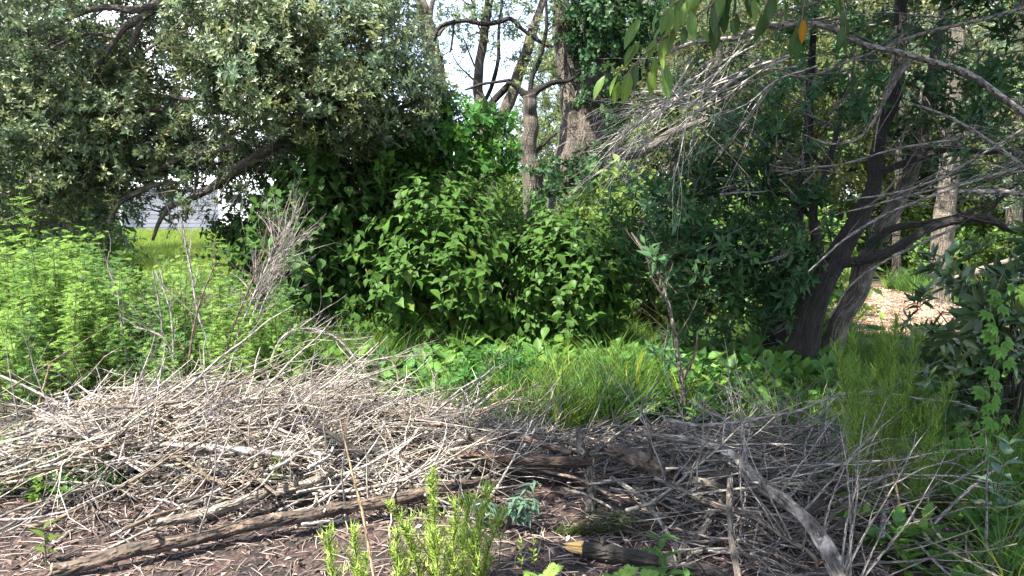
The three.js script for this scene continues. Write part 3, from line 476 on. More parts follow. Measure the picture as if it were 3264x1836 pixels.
// leaf placed at p, tip towards d, face towards n
function leafM(p, d, n, L, W = 1) { const x = n.clone().cross(d).normalize(), y = d.clone().cross(x).normalize(); return new THREE.Matrix4().makeBasis(x, y, d.clone().normalize()).scale(V(L * W, L, L)).setPosition(p); }
const CAM = V(0, EYE, 0);
function broadShrub(label, px, py, d, rx, ry, rd, seed, o = {}) {
  const R = rng(seed), c = at(px, py, d), a = wid(rx, d), b = wid(ry, d), t = thing('broadleaf_shrub', label, 'shrub', V(c.x, 0, c.z)), leaves = [], st = new MB();
  const { n = 190, tone = 0, size = 0.125, inner = 900 } = o;
  for (let i = 0; i < n; i++) {
    const th = R() * 6.283, y = R() * 1.7 - 0.7, q = Math.sqrt(Math.max(0, 1 - y * y));
    const o3 = V(Math.cos(th) * q, y, Math.sin(th) * q), e = noise3(o3.x * 2.2 + seed, o3.y * 2.2, o3.z * 2.2), k = (0.5 + 0.85 * e) * (0.85 + 0.25 * R()) * (R() < 0.07 ? 1.18 : 1);
    const wl = y < 0 ? lerp(1, 1 / Math.max(0.5, q), 0.8) : 1, tip = V(c.x + o3.x * a * k * wl, c.y + o3.y * b * k, c.z + o3.z * rd * k * wl); if (tip.y < 0.1) continue;
    const out = V(o3.x, o3.y * 0.5 + 0.25, o3.z).normalize(), sl = 0.42 + 0.3 * R(), from = tip.clone().addScaledVector(out, -sl).add(V(0, -0.1 * sl, 0)), root = V(c.x + (R() - 0.5) * a * 0.6, 0, c.z + (R() - 0.5) * rd * 0.6);
    if (i % 3 === 0) st.tube([root, root.clone().lerp(from, 0.55).add(V(0, 0.25, 0)), from, tip], [0.009, 0.007, 0.004, 0.002], { sides: 4, step: 0.15 });
    else st.tube([from, tip], [0.004, 0.002], { sides: 3 });
    const nd = Math.round(sl / 0.075);
    for (let k2 = 0; k2 < nd; k2++) {
      const s = (k2 + 0.6) / nd, p = from.clone().lerp(tip, s), ax = tip.clone().sub(from).normalize(), sd = ax.clone().cross(V(0, 1, 0)).applyAxisAngle(ax, (k2 % 2) * 1.57 + (R() - 0.5) * 0.6).normalize();
      for (const g of [-1, 1]) {
        const L = size * (1.2 - 0.65 * s) * (0.6 + 0.75 * R()), dd = sd.clone().multiplyScalar(g).addScaledVector(ax, 0.55).add(V(0, -0.35 + 0.3 * R(), 0)).normalize(), nn = V(0, 1, 0).addScaledVector(out, 0.55).add(V(R() - 0.5, 0, R() - 0.5).multiplyScalar(0.6)).normalize();
        leaves.push({ m: leafM(p, dd, nn, L), p, k: (R() * 5) | 0, g: (R() * 3) | 0, s: L / p.distanceTo(CAM) * (0.4 + clamp(out.dot(CAM.clone().sub(p).normalize()))) * (0.7 + R() * 0.6), R: R() });
      }
    }
  }
  for (let i = 0; i < inner; i++) {           // leaves inside, so that one does not look through
    const u = V(R() * 2 - 1, R() * 2 - 1, R() * 2 - 1); if (u.length() > 0.92) continue; const p = V(c.x + u.x * a, c.y + u.y * b, c.z + u.z * rd); if (p.y < 0.05) continue;
    leaves.push({ m: leafM(p, V(R() - 0.5, -0.3 * R(), R() - 0.5).normalize(), V(R() - 0.5, 1, R() - 0.5).normalize(), size * (0.7 + 0.5 * R())), p, k: 2, g: 0, s: 0, R: R() });
  }
  part('stem', st.build(), M.stem, t, 'stuff');
  leaves.sort((x, y) => y.s - x.s);
  leaves.slice(0, 280).forEach((l) => { const m = new THREE.Mesh(bigLeaf[l.g], big[clamp(l.k, 0, 4)]); m.name = 'leaf'; m.castShadow = m.receiveShadow = true; l.m.decompose(m.position, m.quaternion, m.scale); m.position.sub(t.position); t.add(m); });
  const rest = leaves.slice(280).map((l) => ({ m: l.m, c: new THREE.Color().setRGB(1, 1, 1).multiplyScalar(0.75 + 0.5 * l.R) }));
  inst('foliage', bigLeaf[1], big[tone], rest, t);
  return t;
}
broadShrub('broad-leaved shrub in deep shade under the oak limbs', 1010, 810, 8.2, 270, 370, 0.9, 611, { n: 290, tone: 2, size: 0.14 });
broadShrub('tall broad-leaved shrub with bright leaf pairs, centre of the thicket', 1400, 870, 7.9, 290, 320, 0.9, 612, { n: 300, size: 0.145 });
broadShrub('broad-leaved shrub at the thicket end, left of the thin bare sapling', 1820, 940, 7.9, 250, 270, 0.8, 613, { n: 260, size: 0.14 });
broadShrub('bright-topped broad-leaved shrub climbing behind the central one', 1230, 620, 8.9, 260, 180, 0.7, 614, { n: 190, tone: 1, inner: 600 });
broadShrub('low broad-leaved shrub at the foot of the pale peeling trunk', 1680, 760, 9.4, 190, 140, 0.6, 617, { n: 120, tone: 1, size: 0.12, inner: 400 });
broadShrub('leafy shrub below the white van', 800, 730, 9.2, 180, 110, 0.6, 615, { n: 120, tone: 4, size: 0.10, inner: 500 });
broadShrub('loose yellow green shrub between the vine-clad trunk and the sapling', 1950, 700, 9.6, 200, 130, 0.7, 616, { n: 110, tone: 3, size: 0.11, inner: 350 });

// ---------------------------------------------------------------- the dark leaning tree and its neighbours
{
  const clumps = [cl(2180, 700, 7.2, 170, 110, 0.5, 1), cl(2330, 620, 7.1, 170, 120, 0.5, 1), cl(2450, 820, 6.9, 110, 110, 0.35, 0.8), cl(2530, 560, 6.9, 110, 90, 0.35, 0.7), cl(2060, 640, 7.6, 90, 60, 0.4, 0.6), cl(2260, 860, 7.1, 130, 90, 0.4, 0.9), cl(2330, 800, 7.2, 150, 110, 0.5, 1), cl(2430, 920, 7.2, 100, 90, 0.4, 0.9), cl(2290, 960, 7.2, 100, 80, 0.4, 0.7), cl(2500, 700, 7.1, 120, 100, 0.45, 0.8), cl(2450, 480, 7.3, 170, 110, 0.5, 0.8), cl(2600, 350, 7.4, 170, 110, 0.5, 0.7), cl(2560, 520, 7.2, 120, 80, 0.5, 0.8), cl(2200, 560, 7.6, 130, 60, 0.4, 0.6), cl(2120, 790, 7.6, 80, 60, 0.4, 0.5), cl(2520, 1020, 7.4, 60, 60, 0.3, 0.5), cl(2350, 1120, 7.6, 130, 70, 0.4, 0.7), cl(2200, 1090, 7.8, 110, 80, 0.4, 0.6),
    cl(2320, 260, 7.8, 136, 72, 0.5, 0.36, 0.44), cl(2700, 220, 7.6, 136, 80, 0.6, 0.43, 0.44), cl(2900, 300, 7.4, 144, 104, 0.6, 0.50, 0.44), cl(3080, 170, 7.2, 144, 104, 0.6, 0.58, 0.44), cl(3200, 330, 7, 119, 120, 0.6, 0.58, 0.44), cl(3080, 470, 7.2, 127, 72, 0.5, 0.50, 0.44), cl(2880, 480, 7.4, 102, 56, 0.5, 0.36, 0.44), cl(2900, 60, 7.6, 187, 56, 0.6, 0.58, 0.44), cl(2600, 90, 7.8, 127, 64, 0.5, 0.43, 0.44), cl(3230, 60, 7, 127, 72, 0.6, 0.65, 0.44), cl(3200, 560, 7, 93, 56, 0.5, 0.50, 0.44), cl(2760, 720, 7.3, 51, 48, 0.3, 0.29, 0.44),
    { c: V(2.6, 4.8, -7.5), r: [1.6, 0.9, 1.1], k: 0.5 }, { c: V(4.6, 4.6, -7), r: [1.4, 1.0, 1.2], k: 0.6 }];
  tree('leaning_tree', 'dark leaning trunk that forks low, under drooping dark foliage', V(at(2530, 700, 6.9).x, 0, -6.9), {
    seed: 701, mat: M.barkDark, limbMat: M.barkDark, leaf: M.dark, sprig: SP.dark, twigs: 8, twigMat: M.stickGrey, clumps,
    trunk: [[[2518, 1270, 6.9, 132], [2545, 1150, 6.9, 99], [2580, 1030, 6.9, 87], [2625, 900, 6.9, 84], [2690, 790, 7, 67], [2745, 670, 7.1, 53], [2788, 560, 7.2, 45], [2812, 440, 7.3, 38], [2850, 300, 7.4, 42], [2868, 120, 7.5, 38], [2880, -60, 7.6, 33]]],
    limbs: [[[2650, 850, 6.9, 42], [2740, 832, 6.85, 31], [2825, 806, 6.8, 28], [2880, 770, 6.8, 31], [2940, 742, 6.8, 30], [3020, 712, 6.8, 28], [3130, 700, 6.7, 26], [3210, 735, 6.7, 21], [3320, 770, 6.6, 15]],
      [[2640, 900, 6.9, 40], [2622, 860, 6.9, 31], [2612, 770, 6.9, 33], [2598, 690, 7, 30], [2600, 610, 7, 25], [2640, 540, 7.1, 20], [2670, 430, 7.2, 15], [2690, 330, 7.3, 10]],
      [[2760, 790, 6.95, 25], [2850, 722, 6.9, 23], [2950, 708, 6.9, 21], [3060, 680, 6.8, 13], [3160, 640, 6.8, 8]],
      [[2788, 560, 7.2, 28], [2900, 520, 7.1, 21], [3030, 480, 7, 20], [3160, 490, 6.9, 15], [3290, 470, 6.8, 10]], [[2600, 700, 7, 18], [2520, 640, 7.1, 13], [2420, 600, 7.2, 10], [2300, 600, 7.3, 6]], [[2640, 560, 7.1, 15], [2560, 470, 7.2, 11], [2440, 430, 7.3, 7]], [[3130, 700, 6.7, 16], [3180, 640, 6.7, 11], [3260, 580, 6.6, 7]]],
    fill: { dens: 190, v: 0.35, grav: 0.55, warm: 0.15, size: [0.7, 1.3] },
  });
  const t2 = thing('lichen_tree', 'lichen-grey stem leaning to the right against the dark trunk', 'tree', V(at(2630, 700, 7.2).x, 0, -7.2));
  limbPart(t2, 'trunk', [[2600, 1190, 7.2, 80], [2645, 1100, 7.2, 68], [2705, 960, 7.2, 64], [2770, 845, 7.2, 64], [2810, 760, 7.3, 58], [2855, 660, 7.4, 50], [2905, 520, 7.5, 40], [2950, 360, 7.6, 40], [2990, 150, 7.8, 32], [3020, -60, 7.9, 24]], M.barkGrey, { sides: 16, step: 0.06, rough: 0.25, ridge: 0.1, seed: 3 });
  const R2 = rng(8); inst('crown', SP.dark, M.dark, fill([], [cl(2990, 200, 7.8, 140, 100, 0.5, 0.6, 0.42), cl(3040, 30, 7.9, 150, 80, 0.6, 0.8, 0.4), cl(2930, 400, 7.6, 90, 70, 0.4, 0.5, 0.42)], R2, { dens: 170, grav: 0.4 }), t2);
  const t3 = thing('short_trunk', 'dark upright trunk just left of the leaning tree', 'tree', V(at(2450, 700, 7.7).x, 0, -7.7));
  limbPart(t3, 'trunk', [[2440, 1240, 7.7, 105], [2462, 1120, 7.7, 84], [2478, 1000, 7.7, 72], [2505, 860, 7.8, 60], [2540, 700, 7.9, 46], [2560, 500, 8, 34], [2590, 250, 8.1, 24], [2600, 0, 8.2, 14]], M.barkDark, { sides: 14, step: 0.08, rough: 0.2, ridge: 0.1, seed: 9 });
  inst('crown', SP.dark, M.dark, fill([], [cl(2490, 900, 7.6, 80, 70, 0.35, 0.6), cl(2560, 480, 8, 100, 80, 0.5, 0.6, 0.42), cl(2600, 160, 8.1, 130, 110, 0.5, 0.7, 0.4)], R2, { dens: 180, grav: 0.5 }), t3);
}
// thin bare sapling
{
  const t = thing('sapling', 'thin bare sapling standing in the bright grass', 'sapling', onG(2182, 1345)), mb = new MB(), R = rng(14);
  const d = -t.position.z;
  limb(mb, [[2184, 1350, d, 18], [2180, 1250, d, 17], [2166, 1160, d, 15], [2150, 1050, d, 14], [2125, 950, d + 0.05, 12], [2085, 850, d + 0.1, 11], [2040, 790, d + 0.1, 9], [2010, 740, d + 0.2, 6]], { sides: 7, rough: 0.3, wob: 0.03 });
  const br = new MB(); limb(br, [[2184, 1210, d, 14], [2205, 1160, d, 12], [2216, 1120, d, 9], [2224, 1050, d, 5]], { sides: 5 }); limb(br, [[2130, 960, d, 9], [2080, 880, d - 0.05, 7], [2060, 790, d - 0.1, 5]], { sides: 5 });
  for (let i = 0; i < 9; i++) { const p = at(2050 + 120 * R(), 800 + 350 * R(), d); grow(br, p, V(R() - 0.5, 0.5, R() - 0.5), 0.3 + 0.2 * R(), 0.004, 1, R, {}); }
  part('trunk', mb.build(), M.barkGrey, t); part('twig', br.build(), M.stickBrown, t, 'stuff');
  const L = []; fill(L, [cl(2190, 1160, d, 40, 60, 0.15, 0.6), cl(2140, 900, d, 60, 80, 0.2, 0.35), cl(2215, 1270, d, 22, 40, 0.1, 0.6)], R, { dens: 120, grav: 0.9 }); inst('foliage', SP.dark, M.dark, L, t);
}

// ---------------------------------------------------------------- ragweed patch
function ragweed(seed, h, name, label, group, mat, single) {
  const R = rng(seed), t = thing(name, label, 'weed', V(0, 0, 0), group), st = new MB(), lf = new MB(), bend = V(R() - 0.5, 0, R() - 0.5).multiplyScalar(0.25);
  const on = (s) => V(0, s * h, 0).addScaledVector(bend, s * s);
  st.tube([on(0), on(0.35), on(0.7), on(1)], [0.007, 0.006, 0.004, 0.002], { sides: 5, step: 0.12 });
  const one = [];
  const leafy = (p, ax, k, L) => { for (let q = 0; q < 2; q++) { const a = k * 1.57 + q * Math.PI + (R() - 0.5) * 0.5, d = V(Math.cos(a), 0.5 - 1.0 * R(), Math.sin(a)).addScaledVector(ax, 0.35).normalize(), n = V(0, 1, 0).add(V(R() - 0.5, R() * 0.3, R() - 0.5).multiplyScalar(1.3)).normalize(), b = 0.8 + 0.4 * R(); const mb = single && p.y > h * 0.45 && one.length < 40 ? new MB() : lf; mb.cut(p, d, n, L * (0.8 + 0.4 * R()), { col: [b, b, b] }); if (mb !== lf) one.push(mb); } };
  const N = Math.round(h / 0.085);
  for (let i = 3; i < N; i++) {
    const s = i / N, p = on(s); leafy(p, V(0, 1, 0), i, 0.14 * (1.1 - 0.6 * s));
    if (s < 0.93 && i % 2 === 0) { const a = R() * 6.283, l = (0.34 + 0.12 * R()) * (1.08 - s * 0.85), e = p.clone().add(V(Math.cos(a) * l * 0.8, l * 0.75, Math.sin(a) * l * 0.8)), ax = e.clone().sub(p).normalize(); st.tube([p, e], [0.003, 0.0015], { sides: 3 }); for (let k = 1; k <= 4; k++) leafy(p.clone().lerp(e, k / 4), ax, k, 0.10 * (1.15 - 0.12 * k)); }
  }
  for (let k = 0; k < 3; k++) leafy(on(1), V(0, 1, 0), k, 0.05);
  part('stem', st.build(), M.stem, t, null, false); part('foliage', lf.build(), mat, t, 'stuff', false);
  for (const mb of one) part('leaf', mb.build(), mat, t, null, false);
  return t;
}
{
  const R = rng(333), g = 'ragweed plants of the sunlit patch', lab = 'bright green ragweed plant in the dense sunlit patch';
  const P = [ragweed(1, 1.45, 'ragweed', lab, g, M.rag), ragweed(2, 1.3, 'ragweed', lab, g, M.rag), ragweed(3, 1.15, 'ragweed', lab, g, M.rag), ragweed(4, 1.4, 'ragweed', lab, g, M.ragDark)];
  let n = 0;
  for (let i = 0; i < 480; i++) {
    const px = -200 + 1180 * R(), d = 5.5 + 2.7 * R(), p = at(px, 900, d), x = p.x;
    const lim = px < 280 ? 0.9 : px < 420 ? lerp(0.9, 0.74, (px - 280) / 140) : px < 660 ? 0.77 : lerp(0.8, 0.5, (px - 660) / 360), front = sstep(5.4, 6.4, d), gap = noise3(x * 1.3 + 9, d * 1.3, 4);
    if (gap < 0.14) continue;
    const s = (0.72 + 0.28 * front) * lim * (0.82 + 0.3 * R()) * (px > 300 && d > 7 ? 0.9 : 1), q = P[(R() * 4) | 0], pos = onGround(x, -d);
    if (n < 4) { P[n].position.copy(pos); P[n].rotation.y = R() * 6; P[n].scale.setScalar(s); } else copy(q, pos, R() * 6.283, s);
    if (++n > 296) break;
  }
  const tall = ragweed(9, 1.72, 'tall_ragweed', 'tallest bright ragweed, its tip standing clear above the patch', null, M.rag, true); tall.position.copy(onGround(at(135, 900, 6.3).x, -6.3));
  const t2 = ragweed(10, 1.35, 'tall_ragweed', 'bright ragweed top beside the dry twig fan', null, M.rag, true); t2.position.copy(onGround(at(690, 900, 6.7).x, -6.7));
}

// ---------------------------------------------------------------- grass and low weeds
{
  const R = rng(81), A = [], B = [];
  for (let i = 0; i < 14000; i++) {
    const x = -2.6 + 8.4 * R(), z = -5.3 - 4.2 * R(), n = fbm(x * 0.9 + 7, z * 0.9, 3, 3);
    if (x > 1.4 && R() < 0.62) continue;
    if (heap(x, z) > 0.1 || n < 0.42 || (x < -0.9 && z > -6.3)) continue;
    A.push(put(onGround(x, z), R, (0.4 + 1.0 * R()) * lerp(0.5, 1.5, n) * lerp(1, 0.5, sstep(0.9, 1.6, x)), straw(R, tint(R, 0.4, 0.5)), 0.7));
  }
  for (let i = 0; i < 2600; i++) { const x = 1.9 + 3.2 * R(), z = -2.6 - 3.2 * R(); if (x < 2.15 + (z + 4) * -0.1 && R() < 0.7) continue; if (fbm(x * 1.1, z * 1.1, 8, 2) < 0.4) continue; A.push(put(onGround(x, z), R, 0.4 + 0.6 * R(), straw(R, tint(R, 0.4, 0.4)), 0.8)); }
  for (let i = 0; i < 2600; i++) { const x = 3.3 + 4.5 * R(), z = -9 - 6 * R(); if (Math.abs(x - 5.6) < 1.5 && z < -9) continue; A.push(put(onGround(x, z), R, 0.6 + 0.7 * R(), tint(R, 0.3, 0.4), 0.5)); }
  tag(inst('grass', tuft, M.grass, A, scene), 'rough green grass behind the brush pile and at the right', 'grass');
  // low weeds with soft leaves along the thicket foot and at the lower left
  const wg = sprig(21, { n: 9, len: 0.2, L: 0.075, W: 0.042, side: 2, droop: 0.2, four: true });
  for (let i = 0; i < 900; i++) { const x = -2.4 + 5.2 * R(), z = -6.3 - 1.3 * Math.sqrt(R()) + (x > 1 ? 0.5 * R() : 0); B.push(put(onGround(x, z), R, 0.8 + 0.9 * R(), tint(R, 0.25, 0.25), 0.6)); }
  for (let i = 0; i < 420; i++) { const x = -3.4 + 1.3 * Math.pow(R(), 1.3), z = -4.0 - 1.1 * R(); B.push(put(onGround(x, z), R, 0.25 + 0.5 * R(), tint(R, 0.3, 0.4), 0.9)); }
  for (let i = 0; i < 420; i++) { const x = -0.6 + 3.4 * R(), z = -5.6 - 1.4 * R(); B.push(put(onGround(x, z), R, 0.5 + 0.8 * R(), tint(R, 0.3, 0.25).multiplyScalar(0.85), 0.9)); }
  for (let i = 0; i < 260; i++) { const x = -2.7 + 1.9 * R(), z = -6.1 - 0.8 * R(); B.push(put(onGround(x, z), R, 0.5 + 0.6 * R(), tint(R, 0.25, 0.3), 0.8)); }
  for (let i = 0; i < 700; i++) { const x = 1.5 + 3.2 * R(), z = -3.0 - 4.4 * R(); B.push(put(onGround(x, z), R, (0.4 + 0.7 * R()) * (z < -5.4 ? 0.55 : 1), tint(R, 0.3, 0.2).multiplyScalar(0.75), 0.9)); }
  tag(inst('low_weeds', wg, leafMat(0.10, 0.20, 0.045, { clearcoat: 0.2 }), B, scene), 'soft-leaved low weeds around the brush pile and thicket foot', 'weeds');
}
// dark upright weed in the grass
{
  const R = rng(61), p = onG(1575, 1330), t = thing('dark_weed', 'dark green bushy weed standing in front of the central shrub', 'weed', p), d = -p.z, st = new MB();
  for (let i = 0; i < 7; i++) st.tube([V(p.x, 0, p.z), V(p.x + (R() - 0.5) * 0.25, 0.3, p.z + (R() - 0.5) * 0.2), V(p.x + (R() - 0.5) * 0.4, 0.5 + 0.15 * R(), p.z + (R() - 0.5) * 0.3)], [0.006, 0.004, 0.002], { sides: 4, step: 0.1 });
  part('stem', st.build(), M.stem, t, 'stuff'); inst('foliage', SP.dark, M.vine, fill([], [cl(1575, 1180, d, 70, 70, 0.2, 1), cl(1560, 1260, d, 75, 80, 0.2, 1)], R, { dens: 260, grav: 0.3, size: [0.6, 1.0] }), t);
}

// ---------------------------------------------------------------- brush pile: sticks
const stickCol = (R) => { const k = 0.75 + 0.5 * R(); return [k, k * (0.96 + 0.06 * R()), k * (0.9 + 0.1 * R())]; };
function stickGeo(seed, len, r, bend, twigs) {
  const R = rng(seed), mb = new MB(), pts = [], rad = [], c = stickCol(R); let q = V(-len / 2, 0, 0), d = V(1, 0, 0);
  for (let i = 0; i <= 8; i++) { pts.push(q.clone()); rad.push(r * (1 - 0.75 * i / 8) * (0.9 + 0.2 * R())); d.add(V(0, (R() - 0.5) * bend, (R() - 0.5) * bend)).normalize(); q.addScaledVector(d, len / 8); }
  mb.tube(pts, rad, { sides: 6, col: c });
  for (let k = 0; k < twigs; k++) { const i = 2 + ((R() * 5) | 0); grow(mb, pts[i], V(0.8, (R() - 0.3) * 0.9, (R() - 0.5) * 1.5), len * (0.15 + 0.25 * R()), rad[i] * 0.6, R() < 0.4 ? 1 : 0, R, { bend: 0.9, twigs: 3, col: c }); }
  return mb.build();
}
const sticks = []; for (let i = 0; i < 16; i++) { const R = rng(900 + i); sticks.push(stickGeo(100 + i, 0.6 + 0.9 * R(), 0.0042 + 0.009 * R() * R() + (i > 14 ? 0.006 : 0), 0.3 + 0.6 * R(), 1 + (R() * 6 | 0))); }
function lay(R, x, z, yaw, y) { const q = new THREE.Quaternion().setFromEuler(new THREE.Euler(R() * 6.283, yaw, (R() - 0.5) * 0.36, 'YZX')), s = 0.6 + 0.6 * R(); return new THREE.Matrix4().compose(V(x, y, z), q, V(s, s, s)); }
{
  const R = rng(4242), small = [], smallG = [];
  const spotL = () => { for (;;) { const x = -3.2 + 3.4 * R(), z = -3.75 - 2.0 * R(), h = heapL(x, z); if (R() * 0.34 < h + 0.02) return [x, z, h]; } };
  const spotM = () => { for (;;) { const x = -1.0 + 2.2 * R(), z = -4.3 - 1.1 * R(), h = heapM(x, z); if (R() * 0.2 < h + 0.01) return [x, z, h]; } };
  const spotR = () => { for (;;) { const x = 0.7 + 1.6 * R(), z = -2.9 - 2.4 * R(), h = heapR(x, z); if (R() * 0.25 < h + 0.01) return [x, z, h]; } };
  const yawL = () => (R() - 0.5) * 2.1 + (R() < 0.3 ? 1.2 : 0), yawR = () => -0.75 + (R() - 0.5) * 1.5 + (R() < 0.25 ? 1.6 : 0);
  const addOne = (m, mat, label, group) => { const o = new THREE.Mesh(sticks[(R() * 16) | 0], mat); o.name = numbered('stick'); o.castShadow = o.receiveShadow = true; m.decompose(o.position, o.quaternion, o.scale); tag(o, label, 'stick', group); scene.add(o); };
  for (let i = 0; i < 160; i++) { const [x, z, h] = spotL(); addOne(lay(R, x, z, yawL(), gy(x, z) + 0.02 + h * (0.3 + 0.5 * R())), R() < 0.72 ? M.stickPale : M.stickBrown, 'thin bare stick heaped in the sunlit left brush pile', 'sticks in the left brush pile'); }
  for (let i = 0; i < 35; i++) { const [x, z, h] = spotM(); addOne(lay(R, x, z, yawL(), gy(x, z) + 0.015 + h * 0.15 * R()), M.stickGrey, 'thin grey brown stick lying among the middle logs', 'sticks among the middle logs'); }
  for (let i = 0; i < 85; i++) { const [x, z, h] = spotR(); addOne(lay(R, x, z, yawR(), gy(x, z) + 0.02 + h * (0.3 + 0.45 * R())), M.stickGrey, 'thin grey bare stick heaped around the silver diagonal log', 'grey sticks in the right brush pile'); }
  const bits = (spot, yaw, n, list, v) => { for (let i = 0; i < n; i++) { const [x, z, h] = spot(), m = lay(R, x, z, yaw(), gy(x, z) + 0.01 + h * 0.7 * R()), k = 0.45 + 0.6 * R(); m.scale(V(k, k, k)); { const c = tint(R, v, 0.15); if (R() < 0.38) c.multiplyScalar(0.3 + 0.25 * R()); list.push({ m, c }); }; } };
  bits(spotL, yawL, 1250, small, 0.45); bits(spotM, yawL, 240, smallG, 0.35); bits(spotR, yawR, 520, smallG, 0.35);
  tag(inst('pale_twigs', sticks[3], M.stickPale, small.filter((_, i) => i % 2), scene), 'fine pale twigs filling the sunlit left brush pile', 'twigs');
  tag(inst('pale_twigs', sticks[7], M.stickPale, small.filter((_, i) => !(i % 2)), scene), 'fine branching pale twigs filling the sunlit left brush pile', 'twigs');
  tag(inst('grey_twigs', sticks[5], M.stickGrey, smallG, scene), 'fine grey twigs filling the shaded middle and right of the brush pile', 'twigs');
  // litter on the soil
  const bit = new MB(); bit.leaf(V(0, 0.002, -0.02), V(0, 0.1, 1).normalize(), V(0, 1, 0), 0.038, 0.017, { st: [0, 0.45, 1], wd: [0, 0.5, 0], fold: 0.5, curl: 0.3 });
  const chip = new MB(); chip.tube([V(-0.05, 0, 0), V(0, 0.004, 0.004), V(0.05, 0, 0)], [0.0022, 0.002, 0.0012], { sides: 4 });
  const lv = [], ch = [];
  for (let i = 0; i < 9000; i++) { const x = -3.6 + 6.4 * R(), z = -2.9 - 3.4 * R(), c = new THREE.Color().setRGB(0.085, 0.055, 0.042).multiplyScalar(0.3 + 1.1 * R()); if (R() < 0.08) c.setRGB(0.26, 0.20, 0.16); lv.push(put(onGround(x, z).add(V(0, 0.006, 0)), R, 0.5 + 0.9 * R(), c, 1.2)); }
  for (let i = 0; i < 3200; i++) { const a = 5.6 + (R() - 0.5) * 3.2, z = -9.6 - 5.5 * R(); lv.push(put(onGround(a, z).add(V(0, 0.006, 0)), R, 0.8 + 0.9 * R(), new THREE.Color().setRGB(0.42, 0.30, 0.21).multiplyScalar(0.5 + 0.8 * R()), 1.0)); }
  for (let i = 0; i < 7000; i++) { const x = -3.6 + 6.2 * R(), z = -2.9 - 3.2 * R(); ch.push(put(onGround(x, z).add(V(0, 0.005, 0)), R, 0.5 + 1.1 * R(), new THREE.Color().setRGB(0.17, 0.13, 0.11).multiplyScalar(0.4 + 1.3 * R()), 0.5)); }
  tag(inst('leaf_litter', bit.build(), M.litter, lv, scene), 'brown fallen leaves scattered over the soil', 'leaf litter');
  tag(inst('twig_litter', chip.build(), M.litter, ch, scene), 'small broken twig bits scattered over the soil', 'twig litter');
}
// forked branches thrown on the pile
{
  const R = rng(808), protos = [];
  for (let i = 0; i < 9; i++) { const Q = rng(60 + i), mb = new MB(); grow(mb, V(-0.6, 0, 0), V(1, 0.05, 0), 1.0 + 0.6 * Q(), 0.007 + 0.008 * Q(), 2, Q, { bend: 0.7, twigs: 5, sides: 6, seg: 8, ang: 0.65, shrink: 0.55, col: stickCol(Q) }); const g = mb.build(); g.scale(1, 0.45, 1); g.computeVertexNormals(); protos.push(g); }
  const one = (x, z, yaw, lift, mat, label, group) => { const o = new THREE.Mesh(protos[(R() * 9) | 0], mat); o.name = numbered('forked_branch'); o.castShadow = o.receiveShadow = true; o.position.set(x, gy(x, z) + lift, z); o.rotation.set((R() - 0.5) * 0.25, yaw, (R() - 0.5) * 0.2, 'YXZ'); o.scale.setScalar(0.7 + 0.5 * R()); tag(o, label, 'branch', group); scene.add(o); };
  for (let i = 0; i < 64; i++) { const x = -2.9 + 2.7 * R(), z = -4.1 - 1.2 * R(), h = heapL(x, z); if (h < 0.08) continue; one(x, z, R() * 6.283, h * (0.45 + 0.4 * R()) + 0.02, R() < 0.75 ? M.stickPale : M.stickBrown, 'forked bare branch tangled in the sunlit left brush pile', 'forked branches in the left brush pile'); }
  for (let i = 0; i < 30; i++) { const x = 0.8 + 1.3 * R(), z = -3.2 - 1.6 * R(), h = heapR(x, z); if (h < 0.06) continue; one(x, z, R() * 6.283, h * (0.4 + 0.4 * R()) + 0.02, R() < 0.7 ? M.stickGrey : M.stickBrown, 'forked grey branch tangled in the right brush pile', 'forked branches in the right brush pile'); }
}
